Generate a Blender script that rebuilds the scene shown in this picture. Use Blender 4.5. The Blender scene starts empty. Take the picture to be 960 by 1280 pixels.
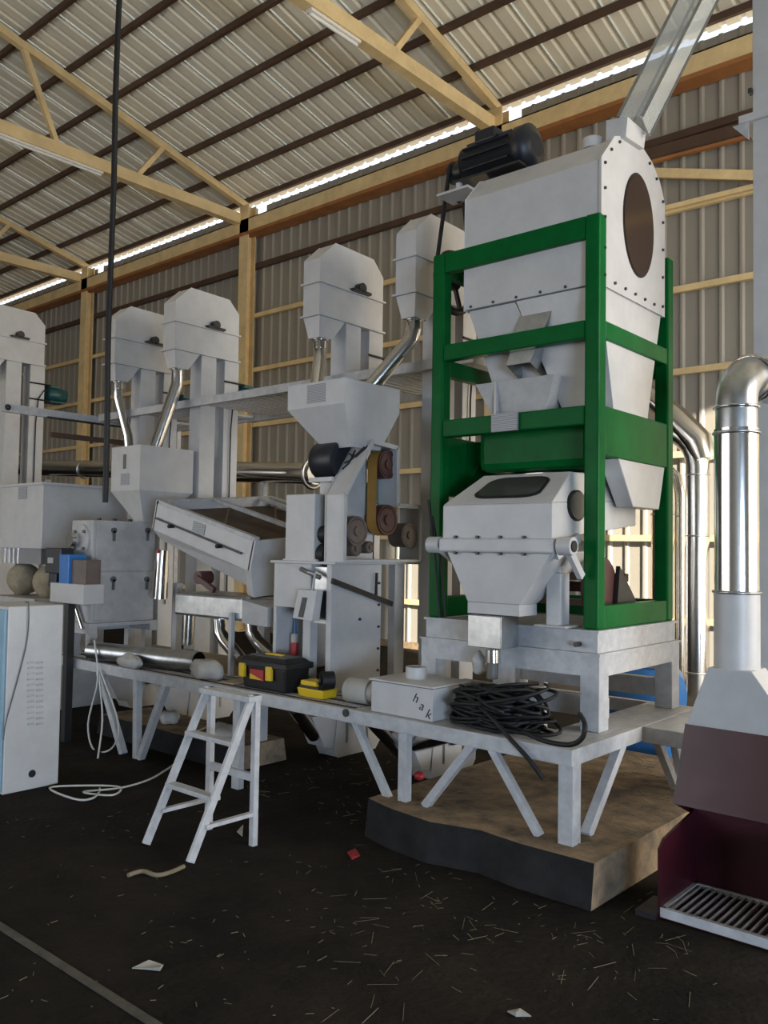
import bpy, math, random
from mathutils import Vector, Matrix
random.seed(7)
S = bpy.context.scene
COL = S.collection

# ------------------------------------------------------------------ camera
FPX = 1069.116
YAW, PITCH, ROLL = map(math.radians, (40.9145, 2.4452, 0.9049))
EYE = Vector((0, 0, 1.6))
FW = Vector((-math.sin(YAW)*math.cos(PITCH), math.cos(YAW)*math.cos(PITCH), math.sin(PITCH)))
RT0 = Vector((math.cos(YAW), math.sin(YAW), 0))
UP0 = RT0.cross(FW)
RT = math.cos(ROLL)*RT0 + math.sin(ROLL)*UP0
UP = -math.sin(ROLL)*RT0 + math.cos(ROLL)*UP0
cam = bpy.data.cameras.new('camera')
cam.sensor_fit = 'VERTICAL'; cam.sensor_height = 36.0; cam.lens = 36.0*FPX/1280
cam.clip_start = 0.05; cam.clip_end = 300
camo = bpy.data.objects.new('camera', cam); COL.objects.link(camo)
m = Matrix((RT, UP, -FW)).transposed().to_4x4(); m.translation = EYE
camo.matrix_world = m
S.camera = camo

# ------------------------------------------------------------------ world, sun, daylight
w = bpy.data.worlds.new('sky'); S.world = w; w.use_nodes = True
nt = w.node_tree; nt.nodes.clear()
out = nt.nodes.new('ShaderNodeOutputWorld'); bg = nt.nodes.new('ShaderNodeBackground')
tc = nt.nodes.new('ShaderNodeTexCoord'); sx = nt.nodes.new('ShaderNodeSeparateXYZ')
rp = nt.nodes.new('ShaderNodeValToRGB')
rp.color_ramp.elements[0].position = 0.46; rp.color_ramp.elements[0].color = (0.62, 0.50, 0.36, 1)
rp.color_ramp.elements[1].position = 0.52; rp.color_ramp.elements[1].color = (0.94, 0.97, 1.0, 1)
e = rp.color_ramp.elements.new(0.9); e.color = (0.42, 0.62, 1.0, 1)
mm = nt.nodes.new('ShaderNodeMath'); mm.operation = 'MULTIPLY_ADD'; mm.inputs[1].default_value = 0.5; mm.inputs[2].default_value = 0.5
nt.links.new(tc.outputs['Generated'], sx.inputs[0]); nt.links.new(sx.outputs['Z'], mm.inputs[0])
nt.links.new(mm.outputs[0], rp.inputs[0]); nt.links.new(rp.outputs[0], bg.inputs[0]); nt.links.new(bg.outputs[0], out.inputs[0])
bg.inputs[1].default_value = 2.0

SUN_DIR = Vector((-0.85, 0.42, -0.27)).normalized()
sun = bpy.data.lights.new('sun_offscreen', 'SUN'); sun.energy = 17; sun.angle = math.radians(0.6); sun.color = (1.0, 0.90, 0.74)
suno = bpy.data.objects.new('sun_offscreen', sun); COL.objects.link(suno)
suno.rotation_euler = (-SUN_DIR).to_track_quat('Z', 'Y').to_euler(); suno.location = (6, -4, 8)

def daylight(name, loc, normal, sx, sy, power, color):
    L = bpy.data.lights.new(name, 'AREA'); L.shape = 'RECTANGLE'; L.size = sx; L.size_y = sy
    L.energy = power; L.color = color
    o = bpy.data.objects.new(name, L); COL.objects.link(o); o.location = loc
    o.rotation_euler = (-Vector(normal)).to_track_quat('Z', 'Y').to_euler()
    return o
# daylight lamps: gable doorway follows the sun patches; side and front are added fill
daylight('gable_doorway_offscreen', (6.05, 6.9, 3.25), (-1, 0, 0), 7.0, 6.4, 720, (1.0, 0.92, 0.80))
daylight('side_fill_offscreen', (6.05, -3.0, .95), (-1, 0, 0), 3.9, 1.8, 640, (0.55, 0.73, 1.0))
daylight('front_fill_offscreen', (-12.5, -6.05, 2.3), (0, 1, 0), 14.8, 4.5, 205, (0.95, 0.95, 0.95))
S.view_settings.view_transform = 'Standard'; S.view_settings.look = 'None'
S.view_settings.gamma = 1; S.view_settings.use_curve_mapping = False
S.view_settings.exposure = 0.12
S.render.film_transparent = False
S.cycles.max_bounces = 10; S.cycles.diffuse_bounces = 5; S.cycles.sample_clamp_indirect = 6.0
S.cycles.caustics_reflective = False; S.cycles.caustics_refractive = False

# ------------------------------------------------------------------ helpers
def P(x, y, X=None, Y=None, Z=None):
    """point where the line of sight of photo pixel (x, y) meets a plane the thing touches"""
    d = FW + RT*((x-480)/FPX) - UP*((y-640)/FPX)
    for i, v in enumerate((X, Y, Z)):
        if v is not None: return EYE + d*((v-EYE[i])/d[i])

class MB:
    def __init__(s): s.v = []; s.f = []; s.sm = set()
    def add(s, vs, fs, smooth=False):
        b = len(s.v); s.v += [Vector(v) for v in vs]
        for f in fs:
            if smooth: s.sm.add(len(s.f))
            s.f.append([b+i for i in f])
        return s
    def box(s, lo, hi):
        x0, x1 = sorted((lo[0], hi[0])); y0, y1 = sorted((lo[1], hi[1])); z0, z1 = sorted((lo[2], hi[2]))
        return s.hexa([(x0,y0,z0),(x1,y0,z0),(x1,y1,z0),(x0,y1,z0)], [(x0,y0,z1),(x1,y0,z1),(x1,y1,z1),(x0,y1,z1)])
    def hexa(s, bot, top):
        return s.add(list(bot)+list(top), [(3,2,1,0),(4,5,6,7),(0,1,5,4),(1,2,6,5),(2,3,7,6),(3,0,4,7)])
    def frustum(s, c0, a0, b0, z0, c1, a1, b1, z1):
        """rect (half a x half b about c0) at z0 to rect at z1"""
        q = lambda c, a, b, z: [(c[0]-a,c[1]-b,z),(c[0]+a,c[1]-b,z),(c[0]+a,c[1]+b,z),(c[0]-a,c[1]+b,z)]
        return s.hexa(q(c0,a0,b0,z0), q(c1,a1,b1,z1))
    def bar(s, p, q, wdt, hgt=None, up=(0,0,1)):
        p, q = Vector(p), Vector(q); hgt = hgt or wdt
        d = (q-p).normalized(); u = Vector(up)
        if abs(d.dot(u)) > .98: u = Vector((1,0,0)) if abs(d.x) < .9 else Vector((0,1,0))
        a = d.cross(u).normalized(); b = a.cross(d).normalized()
        a *= wdt/2; b *= hgt/2
        return s.hexa([p-a-b, p+a-b, q+a-b, q-a-b], [p-a+b, p+a+b, q+a+b, q-a+b])
    def prism(s, pts, d):
        """planar polygon pts extruded by vector d"""
        pts = [Vector(p) for p in pts]; d = Vector(d); n = len(pts)
        nn = Vector((0,0,0))
        for i in range(n): nn += pts[i].cross(pts[(i+1) % n])
        if nn.dot(d) > 0: pts = pts[::-1]
        fs = [list(range(n)), list(range(2*n-1, n-1, -1))] + [(i, n+i, n+(i+1) % n, (i+1) % n)[::-1] for i in range(n)]
        return s.add(pts+[p+d for p in pts], [list(f) for f in fs])
    def tube(s, pts, r, seg=12, caps=True, smooth=True):
        pts = [Vector(p) for p in pts]; n = len(pts)
        rs = r if isinstance(r, (list, tuple)) else [r]*n
        d0 = (pts[1]-pts[0]).normalized()
        a = d0.orthogonal().normalized(); rings = []
        for i, p in enumerate(pts):
            d = ((pts[min(i+1, n-1)]-p).normalized() + (p-pts[max(i-1, 0)]).normalized())
            d = d.normalized() if d.length > 1e-6 else d0
            a = (a - d*a.dot(d)).normalized(); b = d.cross(a)
            rings.append([p + rs[i]*(math.cos(t)*a + math.sin(t)*b) for t in (2*math.pi*k/seg for k in range(seg))])
        vs = [v for rg in rings for v in rg]; fs = []
        for i in range(n-1):
            for k in range(seg):
                k2 = (k+1) % seg
                fs.append((i*seg+k, i*seg+k2, (i+1)*seg+k2, (i+1)*seg+k))
        s.add(vs, fs, smooth)
        if caps:
            s.add(rings[0][::-1], [list(range(seg))]); s.add(rings[-1], [list(range(seg))])
        return s
    def cyl(s, p, q, r, seg=20, caps=True): return s.tube([p, q], r, seg, caps)
    def ring(s, c, axis, r, rr, seg=24, k=8):
        c = Vector(c); ax = Vector(axis).normalized(); a = ax.orthogonal().normalized(); b = ax.cross(a)
        pts = [c + r*(math.cos(t)*a+math.sin(t)*b) for t in (2*math.pi*i/seg for i in range(seg+1))]
        return s.tube(pts, rr, k, False)
    def disc_prism(s, c, axis, u, a, b, depth, seg=28):
        """elliptic plate: centre c, thickness along axis, u = direction of half-axis a"""
        ax = Vector(axis).normalized(); u = Vector(u).normalized(); vv = ax.cross(u)
        return s.prism([Vector(c)+u*a*math.cos(t)+vv*b*math.sin(t) for t in (2*math.pi*i/seg for i in range(seg))], ax*depth)
    def ball(s, c, r, seg=14, rings=8, sc=(1,1,1)):
        c = Vector(c); vs = [c+Vector((0,0,-r*sc[2]))]; fs = []
        for i in range(1, rings):
            ph = -math.pi/2+math.pi*i/rings
            for k in range(seg):
                t = 2*math.pi*k/seg
                vs.append(c+Vector((r*sc[0]*math.cos(ph)*math.cos(t), r*sc[1]*math.cos(ph)*math.sin(t), r*sc[2]*math.sin(ph))))
        vs.append(c+Vector((0,0,r*sc[2]))); L = len(vs)-1
        for k in range(seg):
            k2 = (k+1) % seg
            fs.append((0, 1+k2, 1+k)); fs.append((L, L-seg+k, L-seg+k2))
            for i in range(rings-2):
                b = 1+i*seg; fs.append((b+k, b+k2, b+seg+k2, b+seg+k))
        return s.add(vs, fs, True)
    def build(s, name, mat, parent=None, bevel=0, kind=None, label=None):
        o0 = Vector((0,0,0)); pp = parent
        while pp is not None: o0 += pp.location; pp = pp.parent
        if parent is None and s.v:
            lo = [min(v[i] for v in s.v) for i in range(3)]; hi = [max(v[i] for v in s.v) for i in range(3)]
            o0 = Vector(((lo[0]+hi[0])/2, (lo[1]+hi[1])/2, lo[2]))
        me = bpy.data.meshes.new(name); me.from_pydata([v-o0 for v in s.v], [], s.f)
        if s.sm:
            me.polygons.foreach_set('use_smooth', [i in s.sm for i in range(len(s.f))])
        me.update()
        me.materials.append(M[mat] if isinstance(mat, str) else mat)
        o = bpy.data.objects.new(name, me); COL.objects.link(o)
        if parent is not None: o.parent = parent
        else: o.location = o0
        if bevel:
            b = o.modifiers.new('bevel', 'BEVEL'); b.width = bevel; b.segments = 2; b.limit_method = 'ANGLE'; b.angle_limit = math.radians(40)
        if kind: o['kind'] = kind
        if label: o['label'] = label
        return o

def thing(name, label, cat, loc, group=None):
    o = bpy.data.objects.new(name, None); COL.objects.link(o); o.location = loc; o.empty_display_size = .1
    return tag(o, label, cat, group)
def tag(o, label, cat, group=None):
    o['label'] = label; o['category'] = cat
    if group: o['group'] = group
    return o
def copy_tree(o, parent=None):
    c = o.copy(); COL.objects.link(c); c.parent = parent
    for ch in list(o.children): copy_tree(ch, c)
    return c

# ------------------------------------------------------------------ materials
M = {}
def mat(name, col, rough=.5, metal=0, var=.0, scale=6, col2=None, bump=0, bscale=40, spec=.5, aniso=None, stretch=(1,1,1), lo=.35, hi=.7):
    mt = bpy.data.materials.new(name); mt.use_nodes = True; M[name] = mt
    n = mt.node_tree; b = n.nodes['Principled BSDF']
    b.inputs['Base Color'].default_value = (*col, 1); b.inputs['Roughness'].default_value = rough
    b.inputs['Metallic'].default_value = metal; b.inputs['Specular IOR Level'].default_value = spec
    if var or col2 or bump:
        tcn = n.nodes.new('ShaderNodeTexCoord'); mp = n.nodes.new('ShaderNodeMapping'); mp.inputs['Scale'].default_value = stretch
        n.links.new(tcn.outputs['Object'], mp.inputs[0])
    if var or col2:
        nz = n.nodes.new('ShaderNodeTexNoise'); nz.inputs['Scale'].default_value = scale; nz.inputs['Detail'].default_value = 7; nz.inputs['Roughness'].default_value = .65
        n.links.new(mp.outputs[0], nz.inputs['Vector'])
        cr = n.nodes.new('ShaderNodeValToRGB'); c2 = col2 or tuple(c*(1-var) for c in col)
        cr.color_ramp.elements[0].position = lo; cr.color_ramp.elements[0].color = (*c2, 1)
        cr.color_ramp.elements[1].position = hi; cr.color_ramp.elements[1].color = (*col, 1)
        n.links.new(nz.outputs[0], cr.inputs[0]); n.links.new(cr.outputs[0], b.inputs['Base Color'])
        mr = n.nodes.new('ShaderNodeMapRange'); mr.inputs['To Min'].default_value = min(1, rough*1.25); mr.inputs['To Max'].default_value = rough*.85
        n.links.new(nz.outputs[0], mr.inputs['Value']); n.links.new(mr.outputs[0], b.inputs['Roughness'])
    if bump:
        nb = n.nodes.new('ShaderNodeTexNoise'); nb.inputs['Scale'].default_value = bscale; nb.inputs['Detail'].default_value = 5
        n.links.new(mp.outputs[0], nb.inputs['Vector'])
        bp = n.nodes.new('ShaderNodeBump'); bp.inputs['Strength'].default_value = bump; bp.inputs['Distance'].default_value = .02
        n.links.new(nb.outputs[0], bp.inputs['Height']); n.links.new(bp.outputs[0], b.inputs['Normal'])
    return mt
mat('white_paint', (.56,.55,.535), .38, var=.14, scale=5)
mat('white_matte', (.50,.49,.475), .55, var=.22, scale=9)
mat('white_steel', (.54,.54,.54), .45, var=.28, scale=14)
mat('green_paint', (.0025,.118,.024), .30, var=.3, scale=4, spec=.08)
mat('cream_steel', (.88,.68,.36), .5, var=.25, scale=3)
mat('orange_primer', (.42,.17,.05), .6, var=.3, scale=3)
mat('brown_steel', (.10,.055,.035), .6, var=.35, scale=3)
mat('roof_sheet', (.84,.81,.68), .45, var=.12, scale=2, stretch=(1,.3,1))
mat('wall_sheet', (.34,.32,.275), .5, var=.15, scale=2, stretch=(1,1,.15))
mat('dark_floor', (.028,.023,.018), .95, scale=1.6, col2=(.011,.010,.009), bump=.5, bscale=25, spec=.08)
mat('concrete', (.40,.28,.16), .85, scale=5, col2=(.11,.085,.06), bump=.4, bscale=22)
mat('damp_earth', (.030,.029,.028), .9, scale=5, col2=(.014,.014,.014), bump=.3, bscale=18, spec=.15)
mat('pale_line', (.10,.092,.072), .8, var=.5, scale=12)
mat('stainless', (.72,.71,.69), .16, metal=1, var=.12, scale=4)
mat('galvanised', (.55,.57,.58), .32, metal=1, var=.3, scale=12)
mat('black_rubber', (.012,.012,.013), .5, var=.3, scale=20, spec=.35)
mat('black_metal', (.02,.02,.022), .4, var=.3, scale=10)
mat('motor_black', (.012,.016,.024), .42, var=.3, scale=12)
mat('motor_green', (.012,.075,.075), .4, var=.3, scale=12)
mat('blue_paint', (.03,.18,.50), .35, var=.25, scale=6)
mat('light_blue', (.25,.42,.52), .5, var=.2)
mat('maroon', (.055,.008,.014), .30, var=.35, scale=4, spec=.5)
mat('belt_orange', (.50,.26,.055), .6, var=.2, scale=8)
mat('pulley_red', (.10,.035,.03), .4, var=.4, scale=10)
mat('pulley_brown', (.16,.12,.10), .45, var=.3, scale=10)
mat('green_grey', (.14,.22,.17), .5, var=.15)
mat('yellow_plastic', (.75,.50,.02), .4, var=.1)
mat('red_plastic', (.42,.03,.03), .45, var=.1)
mat('black_plastic', (.014,.014,.015), .4, var=.2)
mat('grey_plastic', (.12,.12,.115), .45, var=.15)
mat('cardboard', (.42,.34,.24), .8, var=.2)
mat('sacking', (.42,.36,.25), .9, var=.4, scale=9, bump=.6, bscale=12)
mat('plastic_bag', (.52,.50,.46), .4, var=.25, scale=7, bump=.8, bscale=9)
mat('cord_white', (.55,.54,.50), .5)
mat('straw', (.22,.18,.11), .8, var=.3)
mat('paper', (.45,.44,.40), .8, var=.15)
mat('scrap_paper', (.36,.34,.30), .9, var=.3, scale=15)
mat('scrap_red', (.30,.025,.025), .6, var=.3)
mat('ink', (.015,.015,.015), .6)
mat('tray_brown', (.09,.06,.035), .6, var=.4, scale=6)
mat('dark_glass', (.035,.016,.012), .12, var=.3, scale=3)
mat('smoke_glass', (.05,.05,.045), .12)
mat('led_white', (.80,.80,.76), .5)
mat('bolt', (.06,.06,.06), .4, metal=.6)
def print_mat(name, base, ink, rows, dens=.45):
    mt = mat(name, base, .45); n = mt.node_tree; b = n.nodes['Principled BSDF']
    tcn = n.nodes.new('ShaderNodeTexCoord'); wv = n.nodes.new('ShaderNodeTexWave'); wv.wave_type = 'BANDS'; wv.bands_direction = 'Z'
    wv.inputs['Scale'].default_value = rows; wv.inputs['Distortion'].default_value = 1.5; wv.inputs['Detail'].default_value = 3; wv.inputs['Detail Scale'].default_value = 9
    cr = n.nodes.new('ShaderNodeValToRGB'); cr.color_ramp.elements[0].position = dens; cr.color_ramp.elements[0].color = (*ink, 1)
    cr.color_ramp.elements[1].position = dens+.15; cr.color_ramp.elements[1].color = (*base, 1)
    n.links.new(tcn.outputs['Object'], wv.inputs['Vector']); n.links.new(wv.outputs[0], cr.inputs[0]); n.links.new(cr.outputs[0], b.inputs['Base Color'])
print_mat('plate_print', (.40,.41,.42), (.22,.22,.23), 30)
print_mat('louver_print', (.5,.5,.5), (.1,.1,.1), 14)
def clear_mat(name, col, transp):
    mt = bpy.data.materials.new(name); mt.use_nodes = True; M[name] = mt; n = mt.node_tree
    b = n.nodes['Principled BSDF']; b.inputs['Base Color'].default_value = (*col, 1); b.inputs['Roughness'].default_value = .08
    t = n.nodes.new('ShaderNodeBsdfTransparent'); mx = n.nodes.new('ShaderNodeMixShader'); mx.inputs[0].default_value = transp
    n.links.new(b.outputs[0], mx.inputs[1]); n.links.new(t.outputs[0], mx.inputs[2]); n.links.new(mx.outputs[0], n.nodes['Material Output'].inputs[0])
clear_mat('clear_acrylic', (.62,.64,.60), .68)
clear_mat('clear_plastic', (.5,.5,.5), .6)

# ------------------------------------------------------------------ the hall
XL, XR, YB, YF, YR = -33.0, 6.0, 10.8, -6.0, 2.4      # left, right, back wall, front wall, ridge line
SL = 0.245                                             # roof slope
def roof_z(y): return 8.42 + SL*(YB-y) if y >= YR else 8.42 + SL*(YB-YR) - SL*(YR-y)
fl = MB(); n = 1
fl.add([(XL,YF,0),(XR,YF,0),(XR,YB+.3,0),(XL,YB+.3,0)], [(0,1,2,3)])
floor = fl.build('floor', 'dark_floor', kind='structure')
jn = MB(); a, b = P(0,1158,Z=0), P(195,1282,Z=0); d = (b-a).normalized()
jn.bar(a-d*1.5+Vector((0,0,.002)), b+d*.6+Vector((0,0,.002)), .035, .006)
jn.build('joint_strip', 'pale_line', floor)

def profile(width, pitch, depth, top):
    """trapezoidal rib profile across one sheet: list of (x, height)"""
    pts = []; k = int(round(width/pitch))
    for i in range(k):
        x = i*pitch; f = pitch-top*2
        pts += [(x, 0), (x+f*.86, 0), (x+f, depth), (x+f+top, depth)]
        pts += [(x+f+top+ (pitch-f-top)*.85, 0)]
    pts += [(width, 0), (width+.03, 0)]; return pts
def sheet_mesh(name, prof, a, b, place, matname):
    vs = [place(x, h, a) for x, h in prof] + [place(x, h, b) for x, h in prof]; k = len(prof)
    me = bpy.data.meshes.new(name); me.from_pydata(vs, [], [(i, i+1, k+i+1, k+i) for i in range(k-1)]); me.materials.append(M[matname]); me.update(); return me

# back wall: ribbed sheets, girts, eave beam
wall = thing('wall_back', '', '', (0, YB, 0)); del wall['label'], wall['category']; wall['kind'] = 'structure'
wm = sheet_mesh('wall_sheet', profile(1.0, .25, .026, .03), 0.0, 8.23, lambda x, h, t: (x, -h, t), 'wall_sheet')
for i in range(int((XR-XL)/1.0)+1):
    ms = wm; x0_ = XL+i*1.0
    nt_ = [(c+.04, c+.34) for c in (-7.02, -12.78, -18.65) if c+.34 > x0_ and c+.04 < x0_+1]
    if nt_:                                            # sheet cut away at the truss bearing, where daylight shows
        pf = profile(1.0, .25, .026, .03); vs_ = []; fs_ = []
        for (xa, ha), (xb, hb) in zip(pf, pf[1:]):
            lo_, hi_ = nt_[0]; t_ = 7.95 if lo_ < x0_+(xa+xb)/2 < hi_ else 8.23
            b_ = len(vs_); vs_ += [(xa,-ha,0),(xb,-hb,0),(xb,-hb,t_),(xa,-ha,t_)]; fs_.append((b_,b_+1,b_+2,b_+3))
        ms = bpy.data.meshes.new('notched_wall_sheet'); ms.from_pydata(vs_, [], fs_); ms.materials.append(M['wall_sheet']); ms.update()
    o = bpy.data.objects.new('wall_sheet', ms); COL.objects.link(o); o.parent = wall; o.location = (XL+i*1.0, (i % 2)*.003, 0)
for z in (0.75, 1.79, 2.86, 3.93, 5.0, 6.06):
    MB().box((XL, YB-.12, z-.04), (XR, YB-.05, z+.04)).build('girt', 'cream_steel', wall)
MB().box((XL, YB-.12, 6.98), (XR, YB-.05, 7.08)).build('girt', 'brown_steel', wall)  # this girt is backlit; its shade is put into the brown colour
MB().box((XL, YB-.32, 7.66), (XR, YB-.30, 7.92)).box((XL, YB-.32, 7.90), (XR, YB-.05, 7.92)).build('eave_beam', 'cream_steel', wall)
MB().box((XL, YB-.33, 7.60), (XR, YB-.05, 7.66)).build('eave_beam_flange', 'orange_primer', wall)
MB().box((XL, YB-.08, 0), (XR, YB+.1, .10)).build('kerb', 'concrete', wall)

# other walls of the hall, with openings placed and sized for their light
def panel_wall(name, base, boxes):
    root = thing(name, '', '', base); del root['label'], root['category']; root['kind'] = 'structure'
    for lo, hi in boxes: MB().box(lo, hi).build('wall_panel', 'wall_sheet', root)
panel_wall('wall_left', (XL, 2, 0), [((XL-.1, YF, 0), (XL, YB, 10.6))])
panel_wall('wall_front', (0, YF, 0), [((a, YF-.1, c), (b, YF, d)) for a, b, c, d in ((XL,-20,0,8.5), (-20,-5,4.6,8.5), (-5,XR,0,8.5))])
panel_wall('wall_right', (XR, 2, 0), [((XR, a, c), (XR+.1, b, d)) for a, b, c, d in ((YF,-5.0,0,10.6), (-5.0,-1.0,1.9,10.6), (-1.0,3.3,0,10.6), (3.3,10.5,6.6,10.6), (10.5,YB,0,10.6))])

# roof: ribbed sheets and purlins
ceil = thing('ceiling', '', '', (0, 0, 8)); del ceil['label'], ceil['category']; ceil['kind'] = 'structure'
rprof = profile(1.0, .25, .038, .034)
rm = sheet_mesh('roof_sheet', rprof, YR, YB+.14, lambda x, h, t: (x, t, roof_z(t)+h-8), 'roof_sheet')
rm2 = sheet_mesh('roof_sheet_front', rprof, YF-.4, YR, lambda x, h, t: (x, t, roof_z(t)+h-8), 'roof_sheet')
for i in range(int((XR-XL)/1.0)):
    for mm_ in (rm, rm2):
        o = bpy.data.objects.new('roof_sheet', mm_); COL.objects.link(o); o.parent = ceil; o.location = (XL+i*1.0, 0, 0)
y = YB-.10
while y > YF:
    if abs(y-YR) > .2:
        z = roof_z(y)
        mbp = MB(); mbp.box((XL, y-.03, z-.10), (XR, y+.03, z-.004)); mbp.build('purlin', 'brown_steel', ceil)
    y -= .765

# trusses and columns every six metres
COLX = (-7.02, -12.78, -18.65, -24.5)
TRX = (-7.09, -12.97, -18.88, -24.8)
tl = ('cream roof truss above the white elevator beside the green frame', 'cream roof truss with long strip lamp over the pair of elevators',
      'cream roof truss behind the hanging black cable', 'farthest cream roof truss past the hanging cable')
cl = ('cream steel column seen behind the green frame', 'cream steel column rising between the elevator pair and the huller hopper',
      'cream steel column standing behind the hanging black cable', 'farthest cream steel column by the control cabinet end')
for k, cx in enumerate(COLX):
    c = thing('steel_column', cl[k], 'column', (cx, YB-.22, 0), 'columns along the back wall')
    MB().box((cx-.13, YB-.32, .012), (cx+.13, YB-.30, 8.2)).box((cx-.13, YB-.14, .012), (cx+.13, YB-.125, 8.2)).box((cx-.01, YB-.30, .012), (cx+.01, YB-.14, 8.2)).build('shaft', 'cream_steel', c)
    MB().box((cx-.2, YB-.40, 0), (cx+.2, YB-.08, .02)).build('base_plate', 'cream_steel', c)
    cx = TRX[k]
    t = thing('roof_truss', tl[k], 'truss', (cx, YB-.25, 7.9), 'trusses of the hall roof')
    zt = lambda y: roof_z(y)-.103-.06
    for (ya, yb) in ((YB-.12, YR), (YR, YF)):
        MB().bar((cx, ya, zt(ya)), (cx, yb, zt(yb)), .11, .12).build('upper_chord', 'cream_steel', t)
    MB().box((cx-.08, YF, 7.87), (cx+.08, YB-.30, 8.07)).build('lower_chord', 'cream_steel', t)
    for (ya, yb) in ((8.2, 8.75), (6.75, 6.12), (4.7, 5.2), (4.7, 3.6), (2.4, 2.4), (0.2, 1.2)):
        MB().bar((cx, ya, 8.02), (cx, yb, zt(yb)), .08, .08, up=(1,0,0)).build('web', 'cream_steel', t)
# strip lamps fixed under the lower chords
for (cx, ya, yb, lb) in ((TRX[0], 6.7, 7.55, 'short white strip lamp under the truss above the green frame'), (TRX[1], 5.0, 7.55, 'long white strip lamp under the truss over the elevator pair')):
    L = thing('strip_lamp', lb, 'lamp', (cx, (ya+yb)/2, 7.8), 'strip lamps under the trusses')
    MB().box((cx-.05, ya, 7.835), (cx+.05, yb, 7.872)).build('batten', 'led_white', L)
    MB().tube([(cx, ya+.02, 7.82), (cx, yb-.02, 7.82)], .02, 10).build('tube', 'led_white', L)

# bracing seen on the wall to the right of the drum cleaner
br = thing('wall_brace', 'tan steel braces fanning from the wall beside the drum cleaner', 'brace', (-4.2, YB-.2, 6.2))
pa = P(800,216,Y=YB-.16); pb = P(990,221,Y=YB-.16); pc = P(826,262,Y=YB-.16); pd = P(990,222,Y=YB-.16)
MB().bar(pa, pb, .06, .12).build('strut', 'cream_steel', br)
MB().bar(pc, pd, .06, .06).build('strut', 'cream_steel', br)
MB().bar(P(740,214,Y=YB-.24), P(990,147,Y=YB-.24), .1, .17).build('beam', 'brown_steel', br)
MB().bar(P(740,221,Y=YB-.26), P(990,156,Y=YB-.26), .06, .06).build('beam_flange', 'orange_primer', br)

# ------------------------------------------------------------------ concrete pads
pad = MB()
fr = [(-3.22,3.62),(-3.0,3.56),(-2.72,3.53),(-2.45,3.60),(-2.2,3.57),(-1.82,3.576)]     # uneven front edge of the slab
top = [(x, y, .205) for x, y in fr] + [(-1.80,5.75,.205), (-3.22,5.75,.205)]
bot = [(x-.005, y-.02, 0) for x, y in fr] + [(-1.78,5.75,0), (-3.24,5.75,0)]
k = len(top); pad.add(top+bot, [list(range(k))] + [(i, k+i, k+(i+1) % k, (i+1) % k) for i in range(k)])
root = thing('machine_plinth', 'low concrete plinth under the green frame stand', 'plinth', (-2.5, 4.6, 0), 'concrete plinths')
slab = pad.build('slab', 'concrete', root)
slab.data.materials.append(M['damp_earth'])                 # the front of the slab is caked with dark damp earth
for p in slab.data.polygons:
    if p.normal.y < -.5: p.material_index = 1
root = thing('machine_plinth', 'low concrete plinth beneath the white separator', 'plinth', (-5.6, 4.9, 0), 'concrete plinths')
MB().hexa([(-6.6,3.95,0),(-4.80,3.95,0),(-4.80,4.46,0),(-6.6,4.46,0)], [(-6.58,3.97,.16),(-4.82,3.97,.16),(-4.82,4.45,.16),(-6.58,4.45,.16)]).build('slab', 'concrete', root)
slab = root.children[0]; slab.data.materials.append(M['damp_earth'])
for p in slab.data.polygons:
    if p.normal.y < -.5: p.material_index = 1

# ------------------------------------------------------------------ walkway platform
DZ = .66
PFY = 3.68
plat = thing('walkway_platform', 'long white steel walkway platform with slatted deck and splayed legs', 'platform', (-4, 4.2, 0))
PXL, PXR, PBY = -6.98, -1.99, 5.25
MB().box((PXL, PFY, DZ-.078), (PXR, PFY+.045, DZ)).build('front_beam', 'white_steel', plat, .004)
MB().box((PXL, 4.00, DZ-.078), (PXR-.05, 4.04, DZ)).build('middle_beam', 'white_steel', plat)
MB().box((-3.4, PBY-.045, DZ-.078), (PXR, PBY, DZ)).build('rear_beam', 'white_steel', plat)
MB().box((PXR-.05, PFY+.045, DZ-.078), (PXR, PBY-.045, DZ)).build('end_beam', 'white_steel', plat, .004)
MB().box((PXL, PFY+.045, DZ-.078), (PXL+.05, 4.00, DZ)).build('end_beam', 'white_steel', plat)
for x in (-3.4, -4.0, -4.6, -5.3, -6.0, -6.5):
    MB().box((x-.02, PFY+.045, DZ-.06), (x+.02, 4.00, DZ-.008)).build('cross_beam', 'white_steel', plat)
sl = None
for i in range(7):
    y = PFY+.075+i*.042
    MB().box((PXL+.05, y-.011, DZ-.012), (-3.45, y+.011, DZ-.002)).build('deck_slat', 'white_steel' if i % 3 else 'brown_steel', plat)
MB().box((-3.43, PFY+.045, DZ-.012), (PXR-.05, 4.06, DZ-.001)).build('deck_plate', 'white_steel', plat)
MB().box((PXR-.30, 4.06, DZ-.012), (PXR-.05, PBY-.045, DZ-.001)).build('deck_plate', 'white_steel', plat)
PZ = .205
def leg(p, q, w_, name='leg'): return MB().bar(p, q, w_, w_, up=(0,1,0)).build(name, 'white_steel', plat, .003)
MB().box((-2.075, 3.70, PZ-.005), (-1.995, 3.78, DZ-.078)).build('leg', 'white_steel', plat, .003)
MB().box((-3.075, 3.70, PZ-.005), (-3.015, 3.75, DZ-.078)).build('leg', 'white_steel', plat, .003)
leg((-2.03, 3.90, PZ), (-2.03, 4.28, DZ-.07), .05, 'brace')
leg((-2.19, 3.73, PZ), (-2.46, 3.71, DZ-.07), .04, 'brace')
leg((-2.90, 3.73, PZ), (-2.58, 3.72, DZ-.07), .045, 'brace')
leg((-3.16, 3.73, PZ-.02), (-3.42, 3.72, DZ-.07), .04, 'brace')
MB().box((-2.09, 5.17, PZ-.005), (-2.01, 5.25, DZ-.078)).build('leg', 'white_steel', plat, .003)
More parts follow.
